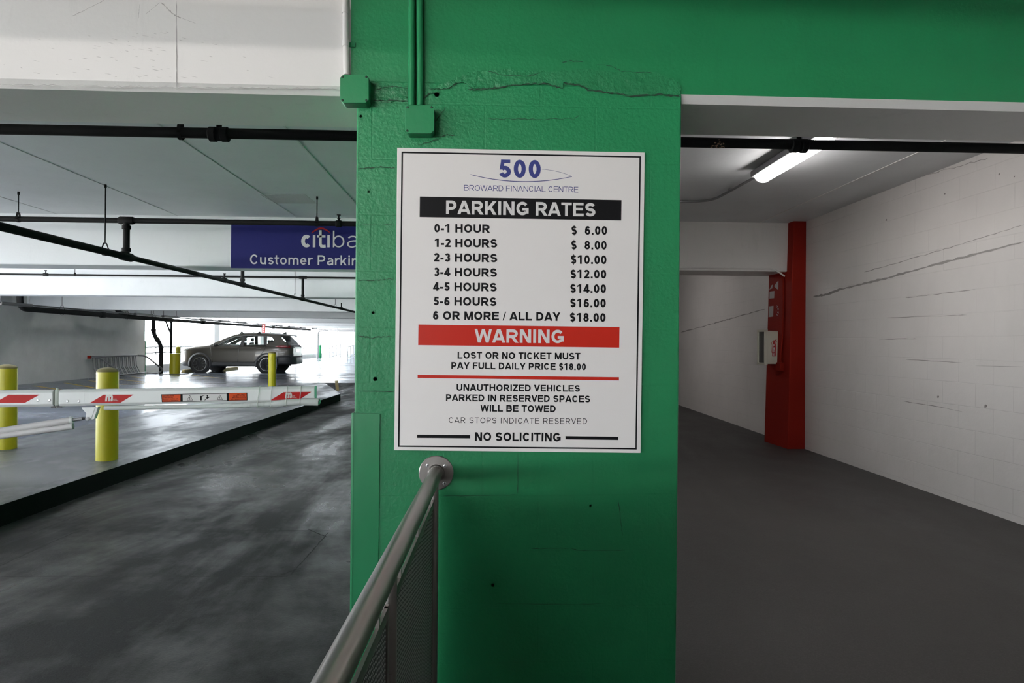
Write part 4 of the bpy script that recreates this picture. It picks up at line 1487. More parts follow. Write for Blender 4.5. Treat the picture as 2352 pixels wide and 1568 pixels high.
mb.build('strut_tube', TUBE_WHITE, ba, smooth=True)
mb = MB(); mb.tube([af(*bz(985, 640), LN + .004), af(*bz(-2600, 1119), LN + .004)], .0190, 20)
mb.build('strut_tube', TUBE_WHITE, ba, smooth=True)
mb = MB()
mb.tube([af(*bz(950, 557), LN), af(*bz(962, 555), LN), af(*bz(985, 552), LN)], [.0235, .0235, .020], 20)
mb.build('strut_collar', ARM_WHITE, ba, smooth=True)
mb = MB(); mb.tube([af(*bz(975, 553), LN), af(*bz(1112, 535), LN)], .0105, 14)
mb.build('rod', GALV, ba, smooth=True)
mb = MB(); mb.tube([af(*bz(1100, 537), LN), af(*bz(1118, 534), LN), af(*bz(1150, 532), LN), af(*bz(1185, 537), LN)], [.010, .009, .006, .009], 12)
mb.build('rod_end', DARK, ba, smooth=True)
mb = MB(); mb.tube([af(*bz(983, 640), LN + .004), af(*bz(990, 639), LN + .004)], .0195, 16)
mb.build('tube_cap', mat('tube_cap_grey_green', (.20, .26, .23), .6), ba)
# white pipe and foam along the lower edge, tied on
pts = [((240, 936.8), .0145, -.018), ((330, 935.6), .0145, -.016), ((430, 934), .0145, -.012), ((520, 932), .0150, -.006), ((560, 930.8), .0155, .000), ((592, 928.6), .0175, .006), ((596, 928.4), .0160, .007), ((610, 928.2), .0185, .008),
       ((622, 927.3), .0175, .010), ((628, 927), .0220, .012), ((645, 926.2), .0240, .014), ((657, 924.6), .0215, .014), ((664, 924), .0235, .014), ((680, 923.2), .0235, .014), ((689, 922.8), .0220, .014), ((696, 922.6), .0240, .014), ((718, 922.6), .0255, .014), ((731, 923), .0265, .014)]
mb = MB(); mb.tube([af(*p, l) for p, r, l in pts], [r for p, r, l in pts], 18)
mb.build('foam_tube', FOAM, ba, smooth=True)
rnd = random.Random(6)
mb = MB(); mb.tube([af(730.5, 923, .014), af(733, 924.5, .012), af(735.5, 926, .010)], [.023, .019, .008], 9)
mb.build('torn_end', ARM_GREEN, ba)['label'] = 'torn green end of the foam'
for u in (594, 622, 658, 689):
    c0 = arm_c(u + 3)
    rr = [p for p in pts if abs(p[0][0] - u) < 3][0]
    fc = af(rr[0][0], rr[0][1], rr[2])
    fr = rr[1] + .002
    tl = [c0 + an * (-.0375) + au * .036, c0 + an * (-.020) + au * .054, c0 + an * .020 + au * .054, c0 + an * .0375 + au * .036]
    tl += [fc + an * (fr + .001), fc + an * (fr * .5) - au * (fr + .001), fc - an * .012 - au * fr]
    tl += [c0 + an * (-.0375) - au * .036]
    mb = MB(); mb.tube(bend(tl, .008, 3), .0022, 8, closed=False)
    mb.build('tie_wire', mat('tie_white', (.6, .62, .58), .5) if 'tie_white' not in bpy.data.materials else bpy.data.materials['tie_white'], ba, smooth=True)

# gate cabinet that carries the arm, left of the picture
gp = A0 - ax * .72
e = base_of('gate_cabinet', (gp.x, gp.y + .26, ZI), 'white gate cabinet on the island that carries the barrier arm, left of the picture', 'barrier')
mb = MB(); mb.box((gp.x - .18, gp.y + .06, ZI), (gp.x + .18, gp.y + .46, ZI + 1.05)); mb.build('housing', ARM_WHITE, e, bevel=.02)
mb = MB(); mb.box((gp.x - .19, gp.y + .05, ZI + 1.05), (gp.x + .19, gp.y + .47, ZI + 1.09)); mb.build('lid', ARM_WHITE, e, bevel=.01)
mb = MB(); mb.lathe((gp.x, gp.y - .03, gp.z), [(.05, 0), (.05, .1)], 20, 'y'); mb.build('hub', DARK, e, smooth=True)

# ================================================================== BOLLARDS
def bollard(x, y, z, r, h, label, capm=CAPY, dome=.05):
    e = base_of('bollard', (x, y, z), label, 'bollard', 'yellow steel bollards')
    mb = MB(); mb.lathe((x, y, z), [(r, 0), (r, h - dome)], 40)
    mb.build('body', YELLOW, e, smooth=True)
    mb = MB(); mb.lathe((x, y, z + h - dome), [(r * 1.003, -.004), (r * .99, .006), (r * .9, dome * .42), (r * .66, dome * .74), (r * .35, dome * .94), (0, dome)], 40)
    mb.build('cap', capm, e, smooth=True)['label'] = 'dusty domed cap'
    return e
RB = .1095
g = atz(1, 1033, ZI); bollard(g.x, g.y + RB * .9, ZI, RB, 1.03, 'yellow bollard cut by the left picture edge, behind the barrier arm')
g = atz(234, 1059, ZI); bollard(g.x, g.y + RB * .9, ZI, RB, 1.03, 'yellow bollard crossed by the barrier arm beside the black kerb')
q = at(625, 830, 19.2); bollard(q.x, 19.2, ZI, RB, 1.03, 'slim looking yellow bollard in front of the rear wheel of the car')
q = at(401.5, 830, 26.55); bollard(q.x, 26.55, ZI + .02, .19, .80, 'short thick yellow bollard on a dark base plate near the stack pipes', YELLOW, .02)
mb = MB(); mb.box((q.x - .45, 26.2, ZI), (q.x + .40, 26.95, ZI + .02))
tag(mb.build('base_plate', DARK, origin=(q.x, 26.5, ZI)), 'dark flat plate on the floor under the short thick bollard', 'plate')
q = at(409, 830, 27.35); bollard(q.x, 27.35, ZI, .083, 1.08, 'tall thin yellow bollard behind the short thick one', YELLOW, .03)

# ================================================================== BIKE RACK
RACK = mat('rack_steel', (.09, .09, .092), .5, .4)
ya, yb = 23.1, 26.2
XT, XBt = XL + .22, XL + .42
e = base_of('bike_rack', (XBt, (ya + yb) / 2, ZI), 'grey metal grid bike rack standing along the concrete wall', 'bike rack')
zt = ZI + .74
mb = MB(); mb.tube([(XT, ya, zt), (XT, yb, zt)], .034, 12)
mb.build('top_rail', RACK, e, smooth=True)
mb = MB(); mb.tube([(XBt, ya + .3, ZI + .06), (XBt, yb + .2, ZI + .06)], .03, 12)
mb.build('bottom_rail', RACK, e, smooth=True)
for k in range(22):
    y = ya + .15 + (yb - ya - .25) * (k + (.25 if k % 2 else 0)) / 21.5
    mb = MB(); mb.tube([(XT, y, zt), (XT + .03, y, ZI + .35), (XBt - .02, y, ZI + .07)], .014, 8)
    mb.build('picket', RACK, e, smooth=True)
for y in (ya + .05, yb):
    mb = MB(); mb.tube(bend([(XT, y, zt), (XT + .25, y + .12, zt - .02), (XT + .75, y + .45, ZI + .18), (XT + .62, y + .42, ZI + .03), (XBt, y + .3, ZI + .05)], .2, 8), .03, 12)
    mb.build('end_loop', RACK, e, smooth=True)
mb = MB(); mb.box((XT - .05, ya - .07, zt - .05), (XT + .05, ya, zt + .05))
mb.build('end_cap', RED, e)['label'] = 'red plastic end cap'

# ================================================================== CAR
X0, Y0 = -12.58, 27.72
CAR = V((X0, Y0, ZI))
car = base_of('car', (X0 + 2.3, Y0 + .92, ZI), 'grey bronze sport utility car parked with its nose toward the open side', 'car')
PAINT = mat('car_paint', (.048, .043, .035), .32, .35, spec=.4, coat=.25)
CLAD = mat('car_cladding', (.020, .021, .024), .5)
GLOSSB = mat('car_black_trim', (.010, .010, .011), .25)
CHROME = mat('car_bright_trim', (.45, .46, .48), .25, .9)
TAILR = mat('tail_lamp_red', (.22, .012, .016), .2, coat=1.0)
LAMPC = mat('head_lamp', (.55, .56, .60), .15, .3)
SEATM = mat('car_seat', (.016, .016, .017), .7)
RIM = mat('alloy_rim', (.55, .55, .56), .3, .9)
def glass_mat():
    m = bpy.data.materials.new('car_glass')
    m.use_nodes = True
    t = NT(m)
    tr = t.n('ShaderNodeBsdfTransparent'); tr.inputs[0].default_value = (.80, .86, .84, 1)
    gl = t.n('ShaderNodeBsdfGlossy'); gl.inputs['Roughness'].default_value = .03
    fr = t.n('ShaderNodeFresnel'); fr.inputs[0].default_value = 1.45
    mx = t.n('ShaderNodeMixShader')
    t.l(fr.outputs[0], mx.inputs[0]); t.l(tr.outputs[0], mx.inputs[1]); t.l(gl.outputs[0], mx.inputs[2])
    t.l(mx.outputs[0], t.t.nodes['Material Output'].inputs[0])
    return m
GLASS = glass_mat()
def interp(tab, x):
    for (a, fa), (b, fb) in zip(tab[:-1], tab[1:]):
        if x <= b:
            t = max(0, min(1, (x - a) / (b - a)))
            return fa + (fb - fa) * t
    return tab[-1][1]
HW = [(0, .48), (.04, .60), (.12, .73), (.3, .86), (.6, .91), (1, .92), (3.7, .92), (4.1, .91), (4.35, .88), (4.52, .83), (4.6, .79), (4.65, .75)]
ZT = [(0, .64), (.03, .80), (.1, .93), (.22, 1.01), (.6, 1.08), (1.0, 1.12), (1.37, 1.155), (2.5, 1.145), (3.6, 1.165), (4.2, 1.18), (4.45, 1.18), (4.56, 1.17), (4.62, 1.13), (4.65, 1.06)]
ZBt = [(0, .40), (.1, .26), (.5, .24), (1, .25), (3.3, .26), (3.9, .32), (4.4, .40), (4.6, .46), (4.65, .55)]
xs = [0, .03, .07, .13, .22, .35, .5, .7, .93, 1.15, 1.37, 1.7, 2.1, 2.6, 3.1, 3.45, 3.64, 3.9, 4.1, 4.28, 4.42, 4.52, 4.58, 4.62, 4.645, 4.65]
rows = []
for x in xs:
    hw, zt_, zb_ = interp(HW, x), interp(ZT, x), interp(ZBt, x)
    H = zt_ - zb_
    zc_ = zb_ + min(.19, H * .4)
    half = [(.0, zb_), (.86, zb_), (.97, zb_ + .05 * min(1, H)), (1.0, zc_), (1.0, zb_ + H * .45), (1.004, zb_ + H * .62), (.995, zb_ + H * .80), (.965, zb_ + H * .93), (.90, zt_ - .004), (.55, zt_ + .022), (0, zt_ + .034)]
    ring_ = [V((x, .92 - f * hw, z)) for f, z in half] + [V((x, .92 + f * hw, z)) for f, z in half[-2:0:-1]]
    rows.append([CAR + p for p in ring_])
mb = MB()
n = len(rows[0])
k0_ = len(mb.v)
for r in rows:
    mb.v += [tuple(p) for p in r]
for i in range(len(rows) - 1):
    for j in range(n):
        d2 = (j + 1) % n
        mb.f.append((i * n + j, i * n + d2, (i + 1) * n + d2, (i + 1) * n + j))
        jj = j if j < 11 else n - 1 - j
        lim = 3
        if xs[i] > 4.0:
            lim = 4
        mb.m.append(1 if jj < lim else 0)
mb.face(rows[0], 1); mb.face(rows[-1], 0)
mb.build('body', [PAINT, CLAD], car, smooth=True, subdiv=1)
def S(x, z, side):
    y = .035 + max(0, z - 1.12) * .40
    return CAR + V((x, y if side == 0 else 1.84 - y, z))
outer = [(1.30, 1.13), (1.62, 1.30), (2.0, 1.475), (2.28, 1.58), (2.7, 1.615), (3.2, 1.615), (3.6, 1.60), (3.80, 1.59)]
inner = [(1.62, 1.125), (1.84, 1.26), (2.1, 1.40), (2.30, 1.485), (2.7, 1.535), (3.2, 1.535), (3.6, 1.515), (3.78, 1.49)]
for side in (0, 1):
    mb = MB(); mb.grid([[S(x, z, side) for x, z in outer], [S(x, z, side) for x, z in inner]])
    mb.build('roof_frame', PAINT, car, solid=.035)
    mb = MB(); mb.face([S(x, z, side) for x, z in ((2.52, 1.12), (2.68, 1.12), (2.73, 1.545), (2.60, 1.53))])
    mb.face([S(x, z, side) for x, z in ((3.50, 1.14), (3.63, 1.14), (3.60, 1.53), (3.44, 1.54))])
    mb.build('door_pillar', GLOSSB, car, solid=.03)
    mb = MB(); mb.face([S(x, z, side) for x, z in ((3.60, 1.12), (3.60, 1.215), (3.86, 1.285), (3.92, 1.335), (3.77, 1.495), (3.79, 1.595), (4.12, 1.565), (4.28, 1.38), (4.42, 1.24), (4.50, 1.10))])
    mb.build('rear_pillar', PAINT, car, solid=.03)
    mb = MB(); mb.face([S(x, z, side) for x, z in ((1.60, 1.12), (2.54, 1.12), (2.62, 1.545), (2.30, 1.495), (2.1, 1.41), (1.84, 1.27))])
    mb.build('side_window', GLASS, car)
    mb = MB(); mb.face([S(x, z, side) for x, z in ((2.67, 1.12), (3.52, 1.13), (3.45, 1.545), (2.71, 1.545))])
    mb.build('side_window', GLASS, car)
    mb = MB(); mb.face([S(x, z, side) for x, z in ((3.61, 1.20), (3.90, 1.29), (3.93, 1.335), (3.77, 1.505), (3.59, 1.52))])
    mb.build('side_window', GLASS, car)
    # bright strip over the windows
    mb = MB()
    P = [S(x, z + .012, side) + V((0, -.02 if side == 0 else .02, 0)) for x, z in inner]
    mb.tube(P, .010, 6)
    mb.build('window_trim', CHROME, car, smooth=True)
# roof with crown and rear spoiler
rws = []
for x, z, hw in ((2.22, 1.56, .66), (2.4, 1.60, .70), (2.8, 1.625, .715), (3.3, 1.62, .715), (3.8, 1.60, .71), (4.15, 1.565, .69), (4.40, 1.535, .66), (4.47, 1.525, .60)):
    rws.append([CAR + V((x, .92 + hw * t, z + .055 * (1 - t * t))) for t in (-1, -.8, -.5, 0, .5, .8, 1)])
mb = MB(); mb.grid(rws)
mb.build('roof', PAINT, car, smooth=True, solid=.035, subdiv=1)
mb = MB()
mb.grid([[CAR + V((1.30, .92 + .80 * t, 1.16 + .02 * (1 - t * t))) for t in (-1, -.5, 0, .5, 1)], [CAR + V((2.25, .92 + .66 * t, 1.575 + .05 * (1 - t * t))) for t in (-1, -.5, 0, .5, 1)]])
mb.build('windscreen', GLASS, car, smooth=True)
mb = MB()
mb.grid([[CAR + V((4.17, .92 + .66 * t, 1.55)) for t in (-1, 0, 1)], [CAR + V((4.47 + .03 * (1 - abs(t)), .92 + .72 * t, 1.20)) for t in (-1, 0, 1)]])
mb.build('rear_window', mat('rear_glass_dark', (.02, .025, .028), .25, spec=.2), car)
for sgn in (-1, 1):
    mb = MB()
    z0, z1 = 1.03, 1.155
    P = []
    for x, f in ((3.98, 1.012), (4.2, 1.012), (4.4, 1.03), (4.53, 1.03)):
        P.append((x, .92 + sgn * interp(HW, x) * f))
    P.append((4.63, .92 + sgn * .42))
    rowa = [CAR + V((x, y, z1 - (.03 if k == 0 else 0))) for k, (x, y) in enumerate(P)]
    rowb = [CAR + V((x + .01, y, z0 + (.07 if k == 0 else .02))) for k, (x, y) in enumerate(P)]
    mb.grid([rowa, rowb])
    mb.build('tail_lamp', TAILR, car, smooth=True, solid=.03)
    mb = MB()
    mb.grid([[CAR + V((x, .92 + sgn * (interp(HW, x) * 1.01), z)) for x in (.08, .16, .28, .42)] for z in (1.0, .93)])
    mb.build('head_lamp', LAMPC, car, smooth=True, solid=.03)
    # mirror
    mb = MB(); ys = .92 + sgn * 1.0
    rr = [[CAR + V((1.60 + .07 * math.cos(a) * s1, ys + dy, 1.155 + .075 * math.sin(a) * s1)) for a in [k * math.pi / 6 for k in range(12)]] for dy, s1 in ((-.09, .6), (-.07, 1), (.05, 1), (.09, .7))]
    mb.grid(rr, closed_u=True); mb.face(rr[0]); mb.face(rr[-1])
    mb.box(CAR + V((1.58, ys - sgn * .15 - .02, 1.12)), CAR + V((1.66, ys - sgn * .02 + .02, 1.15)))
    mb.build('mirror', GLOSSB, car, smooth=True)
    # wheel arches, wells, wheels
    for xw in (.93, 3.64):
        yo = .92 + sgn * .925
        mb = MB()
        A_ = [math.radians(a) for a in range(-18, 199, 9)]
        ro = [CAR + V((xw + .475 * math.cos(a), yo, .37 + .465 * math.sin(a))) for a in A_]
        ri = [CAR + V((xw + .405 * math.cos(a), yo + sgn * .012, .37 + .400 * math.sin(a))) for a in A_]
        rk = [CAR + V((xw + .400 * math.cos(a), yo - sgn * .10, .37 + .395 * math.sin(a))) for a in A_]
        mb.grid([ro, ri, rk])
        mb.build('arch_trim', CLAD, car, smooth=True, solid=.012)
        mb = MB(); mb.lathe(CAR + V((xw, yo - sgn * .06, .37)), [(.42, -.06 if sgn > 0 else .06), (.42, .052 * sgn), (.0, .053 * sgn)], 40, 'y')
        mb.build('wheel_well', RUBBER, car)
        yc_ = yo + sgn * .018
        e_ = mb = MB()
        mb.lathe(CAR + V((xw, yc_, .365)), [(.27, 0), (.285, sgn * .002), (.345, 0), (.362, -sgn * .02), (.365, -sgn * .05), (.365, -sgn * .2), (.34, -sgn * .22), (.20, -sgn * .22)], 40, 'y')
        ty = mb.build('wheel', RUBBER, car, smooth=True)
        mb = MB()
        mb.lathe(CAR + V((xw, yc_, .365)), [(.275, sgn * .003), (.262, sgn * .004), (.255, -sgn * .03)], 40, 'y', caps=False)
        for k in range(5):
            a = math.radians(90 + 72 * k)
            for da, w_ in ((0.0, .030),):
                p, q = .05, .262
                ca, sa = math.cos(a), math.sin(a)
                cb, sb = math.cos(a + .42), math.sin(a + .42)
                for (c1, s1, c2, s2_) in ((ca, sa, cb, sb), (ca, sa, math.cos(a - .16), math.sin(a - .16))):
                    nx, nz = -(s1 + s2_) / 2, (c1 + c2) / 2
                    poly = [(p * c1 - nx * .03, p * s1 - nz * .03), (q * c2 - nx * .028, q * s2_ - nz * .028), (q * c2 + nx * .028, q * s2_ + nz * .028), (p * c1 + nx * .03, p * s1 + nz * .03)]
                    mb.prism([CAR + V((xw + x_, yc_ - sgn * .012, .365 + z_)) for x_, z_ in poly], (0, sgn * .012, 0))
        mb.lathe(CAR + V((xw, yc_, .365)), [(.045, -sgn * .02), (.04, -sgn * .004), (0, -sgn * .002)], 20, 'y')
        mb.build('rim', RIM, ty, smooth=True, angle=25)
# door seams, handles, sill, plate, grille
mb = MB()
def seam(pts):
    mb.tube([CAR + V((x, -.004, z)) for x, z in pts], .006, 5)
seam([(1.36, 1.06), (1.38, .85), (1.42, .5), (1.45, .42)])
seam([(2.52, 1.10), (2.50, .85), (2.45, .45)])
seam([(3.56, 1.12), (3.55, .95), (3.42, .80), (3.2, .55), (3.12, .44)])
mb.build('door_seam', GLOSSB, car, smooth=True)
for x in (2.30, 3.32):
    mb = MB(); mb.box(CAR + V((x - .11, -.03, 1.01)), CAR + V((x + .10, -.005, 1.045)))
    mb.build('door_handle', PAINT, car, bevel=.008)
mb = MB(); mb.box(CAR + V((1.38, -.012, .30)), CAR + V((3.2, .03, .44)))
mb.build('sill', CLAD, car, bevel=.02)
mb = MB(); mb.box(CAR + V((4.628, .66, .86)), CAR + V((4.655, 1.18, 1.0)))
mb.build('number_plate', CHROME, car)
mb = MB(); mb.box(CAR + V((-.012, .42, .62)), CAR + V((.06, 1.42, .84)))
mb.build('grille', GLOSSB, car, bevel=.02)
rws = []
for z, g_ in ((.36, .97), (.42, 1.02), (.62, 1.035), (.70, 1.0)):
    P = [(3.99, interp(HW, 3.99)), (4.2, interp(HW, 4.2)), (4.4, interp(HW, 4.4) + .01), (4.55, .80), (4.65, .70), (4.69, .35)]
    rws.append([CAR + V((3.99 + (x - 3.99) * g_, .92 - y * min(1.01, g_), z)) for x, y in P] + [CAR + V((3.99 + (x - 3.99) * g_, .92 + y * min(1.01, g_), z)) for x, y in P[::-1]])
mb = MB(); mb.grid(rws)
mb.build('rear_bumper', CLAD, car, smooth=True, solid=.02)
for x, y in ((2.55, .20), (3.27, .20), (2.55, 1.64), (3.27, 1.64)):
    mb = MB()
    z0 = 1.625
    b4 = [CAR + V((x + a, y + b_, z0)) for a, b_ in ((-.09, -.05), (.09, -.05), (.09, .05), (-.09, .05))]
    t4 = [CAR + V((x + a, y + b_, z0 + .095)) for a, b_ in ((-.02, -.02), (.02, -.02), (.02, .02), (-.02, .02))]
    mb.hexa(b4 + t4)
    mb.build('roof_rack_foot', GLOSSB, car, bevel=.01)
mb = MB(); b4 = [CAR + V((a, .92 + b_, 1.63)) for a, b_ in ((3.98, -.03), (4.18, -.03), (4.18, .03), (3.98, .03))]
t4 = [CAR + V((a, .92 + b_, 1.72)) for a, b_ in ((4.12, -.008), (4.17, -.008), (4.17, .008), (4.12, .008))]
mb.hexa(b4 + t4); mb.build('antenna_fin', GLOSSB, car, bevel=.01)
# cabin
for x, y in ((2.35, .48), (2.35, 1.36)):
    mb = MB(); mb.box(CAR + V((x - .42, y - .25, .62)), CAR + V((x + .08, y + .25, .80)))
    mb.hexa([CAR + V(p) for p in ((x + .0, y - .24, .75), (x + .14, y - .24, .75), (x + .14, y + .24, .75), (x + .0, y + .24, .75), (x + .18, y - .20, 1.27), (x + .27, y - .20, 1.27), (x + .27, y + .20, 1.27), (x + .18, y + .20, 1.27))])
    mb.box(CAR + V((x + .20, y - .13, 1.30)), CAR + V((x + .28, y + .13, 1.46)))
    mb.build('seat', SEATM, car, bevel=.05, seg=3)
mb = MB(); mb.box(CAR + V((3.0, .30, .62)), CAR + V((3.4, 1.54, .82)))
mb.hexa([CAR + V(p) for p in ((3.3, .3, .75), (3.5, .3, .75), (3.5, 1.54, .75), (3.3, 1.54, .75), (3.52, .32, 1.20), (3.62, .32, 1.20), (3.62, 1.52, 1.20), (3.52, 1.52, 1.20))])
for y in (.52, .92, 1.32):
    mb.box(CAR + V((3.52, y - .12, 1.22)), CAR + V((3.60, y + .12, 1.38)))
mb.build('rear_seat', SEATM, car, bevel=.04, seg=3)
mb = MB(); c_ = CAR + V((1.98, .50, 1.10))
mb.tube([c_ + V((.06 * math.sin(a), .18 * math.cos(a), .17 * math.sin(a))) for a in [k * math.pi / 12 for k in range(24)]], .018, 8, closed=True)
mb.box(c_ + V((-.02, -.05, -.06)), c_ + V((.02, .05, .06))); mb.tube([c_, c_ + V((-.3, 0, -.12))], .03, 8)
mb.build('steering_wheel', SEATM, car, smooth=True)
mb = MB(); mb.box(CAR + V((1.35, .12, 1.0)), CAR + V((1.80, 1.72, 1.17)))
mb.build('dashboard', SEATM, car, bevel=.06, seg=3)
mb = MB(); mb.box(CAR + V((2.08, .82, 1.44)), CAR + V((2.12, 1.02, 1.50)))
mb.build('rear_view_mirror', SEATM, car, bevel=.01)

# wheel stops in front of the car
WS = painted('wheel_stop_tan', (.34, .27, .12), .7, .2, 40, .3, .004)
for k, (y0, lab) in enumerate(((27.6, 'tan wheel stop in front of the near front wheel of the car'), (29.6, 'tan wheel stop under the far side of the car'))):
    x = X0 + .30 if k == 0 else X0 + 1.2
    mb = MB()
    mb.hexa([(x - .09, y0 - .0, ZI), (x + .09, y0, ZI), (x + .09, y0 + 1.5, ZI), (x - .09, y0 + 1.5, ZI), (x - .05, y0 + .05, ZI + .13), (x + .05, y0 + .05, ZI + .13), (x + .05, y0 + 1.45, ZI + .13), (x - .05, y0 + 1.45, ZI + .13)])
    tag(mb.build('wheel_stop', WS, bevel=.015, origin=(x, y0 + .75, ZI)), lab, 'wheel stop')

# ================================================================== OPEN SIDE: GUARD RAIL, FAR THINGS
GREY_RAIL = mat('grey_rail_paint', (.20, .21, .22), .5)
XG = -13.9
e = base_of('edge_railing', (XG, 40, ZI + .3), 'long grey guard railing on the kerb of the open side behind the car', 'railing')
for z in (1.04, .80):
    mb = MB(); mb.tube([(XG, 27.3, ZI + z), (XG, 55.5, ZI + z)], .028, 10)
    mb.build('rail', GREY_RAIL, e, smooth=True)
for k in range(12):
    y = 28.7 + 2.3 * k
    mb = MB(); mb.tube([(XG, y, ZI + .3), (XG, y, ZI + 1.04)], .026, 8)
    mb.build('post', GREY_RAIL, e, smooth=True)
# narrow red sign hanging from a beam, seen over the car roof
ma, mc = at(602.5, 764, 32.75), at(609.5, 745, 32.75)
e = base_of('hanging_sign', ((ma.x + mc.x) / 2, 32.75, mc.z), 'narrow red hanging sign seen just above the car roof', 'sign')
mb = MB(); mb.box((ma.x, 32.73, ma.z), (mc.x, 32.77, mc.z)); pn = mb.build('panel', mat('hanging_red', (.42, .05, .05), .6), e)
mb = MB(); mb.tube([(ma.x + .02, 32.75, mc.z), (ma.x + .02, 32.75, Z0 + .9)], .012, 6); mb.build('rod', DARK, e)
mb = MB()
for k in range(4):
    z = mc.z - .04 - (mc.z - ma.z - .06) * k / 4
    mb.box((ma.x + .035, 32.722, z - .06), (mc.x - .035, 32.729, z))
mb.build('pale_marks', LETTER_WHITE, pn)

# far corner: green footed column, downpipe, ramp with white railings
q = at(734.5, 800, 53.5)
mb = MB(); mb.lathe((q.x, 53.5, ZI), [(.15, 1.0), (.15, 2.3)], 24)
col_ = structure(mb.build('column', WHITE, smooth=True))
mb = MB(); mb.lathe((q.x, 53.5, ZI), [(.156, 0), (.156, 1.02)], 24)
mb.build('green_foot', GREEN_METAL, col_, smooth=True)
zq = at(760, 758.5, 52.5).z
q2 = at(729.5, 800, 52.5)
e = base_of('downpipe', (q2.x, 52.5, ZI), 'grey downpipe in the far corner turning into a long horizontal pipe', 'pipe')
mb = MB(); mb.tube(bend([(q2.x, 52.5, ZI), (q2.x, 52.5, zq), (-.3, 52.5, zq - .02)], .3), .085, 14)
mb.build('pipe', GALV, e, smooth=True)
for u in (775, 813):
    qq = at(u, 757, 52.5)
    mb = MB(); mb.box((qq.x - .03, 52.4, zq - .1), (qq.x + .03, 52.6, zq + .35))
    mb.build('bracket', GALV, e)
WALLB = painted('pale_blue_wall', (.52, .56, .60), .6, .05)
cw = at(800, 800, 58)
mb = MB(); mb.lathe((cw.x + .6, 58.5, 0), [(1.5, 0), (1.5, 3.2)], 40)
structure(mb.build('wall_round', WALLB, smooth=True))
mb = MB(); r0, r1 = at(757, 823, 52), at(834, 826, 50)
r2, r3 = at(777, 818, 57), at(850, 818, 57)
mb.prism([V((r0.x, 51.5, ZI)), V((r0.x + 3.6, 50.5, ZI)), V((r0.x + 3.6, 57, ZI + .25)), V((r2.x, 57, ZI + .25))], (0, 0, -.3))
structure(mb.build('floor_far_ramp', GARAGE))
WR = mat('white_rail_paint', (.72, .72, .72), .5)
def railing(us, Y_s, vt, vb, label, board=False):
    P = [(at(u, b_, Y_), at(u, t_, Y_)) for u, Y_, t_, b_ in zip(us, Y_s, vt, vb)]
    e = base_of('ramp_railing', P[0][0], label, 'railing')
    for b_, t_ in P:
        mb = MB(); mb.tube([b_, t_], .045, 8); mb.build('post', WR, e, smooth=True)
    for f in (1.0, .1):
        mb = MB(); mb.tube([b_ + (t_ - b_) * f for b_, t_ in P], .028, 8); mb.build('rail', WR, e, smooth=True)
    if board:
        b_, t_ = P[0]
        mb = MB(); mb.box((t_.x - .16, t_.y - .02, t_.z - .32), (t_.x + .08, t_.y - .06, t_.z + .02)); mb.build('board', WR, e)
    return e
railing((757, 764.6, 772, 781), (51, 52, 53.5, 55), (798, 796, 793.5, 791), (823, 820.5, 818, 816.5), 'white ramp railing in the far corner, left one')
railing((797.5, 804.8, 811.7, 826), (50, 51.5, 53, 53), (797, 795, 793, 792), (824.5, 821.5, 819, 818), 'white ramp railing in the far corner beside the green pillar edge, with a small board', True)

# ================================================================== RAMP BAY: LIGHT, CONDUITS, EXTINGUISHER CABINET
la, lb = atz(1752, 402, Z0 + 1.555), atz(1893, 316, Z0 + 1.575)
dl = (lb - la)
e = base_of('ceiling_light', (la.x, la.y, zc(la.y)), 'long glowing tube light on the ceiling of the ramp bay', 'ceiling light', 'ramp bay lights')
ld = dl.normalized(); ls = V((ld.y, -ld.x, 0)).normalized()
def capsule(a, b, hw_, h0, h1, n=8):
    rows = []
    for k, (o, sc) in enumerate(((-.045, .35), (-.03, .75), (0, 1), (1, 1), (1.03, .75), (1.045, .35))):
        L = (b - a).length
        t = o if o < 0 else (L + (o - 1) if o >= 1 else 0)
        c = a + ld * t
        rows.append([c + ls * (hw_ * sc * math.cos(math.pi * j / n)) + V((0, 0, -abs(h1) * sc * math.sin(math.pi * j / n) + h0)) for j in range(n + 1)])
    return rows
mb = MB(); rw = capsule(la, lb, .082, 0, .07)
mb.grid(rw)
mb.build('diffuser', LED, e, smooth=True)
mb = MB(); top_ = []
for c_, hw_ in ((la - ld * .05, .098), (lb + ld * .05, .098)):
    top_.append((c_ - ls * hw_, c_ + ls * hw_))
mb.hexa([top_[0][0] + V((0, 0, -.012)), top_[0][1] + V((0, 0, -.012)), top_[1][1] + V((0, 0, -.012)), top_[1][0] + V((0, 0, -.012)),
         top_[0][0] + V((0, 0, .045)), top_[0][1] + V((0, 0, .045)), top_[1][1] + V((0, 0, .045)), top_[1][0] + V((0, 0, .045))])
mb.build('housing', GALV, e, bevel=.01)
l2 = copy_tree(e)
l2.location = e.location + V((-.6, 6.6, -.032))
l2['label'] = 'tube light of the ramp bay behind the cross beam'
for nm, x, y in (('front', .4, -2.4),):
    pass
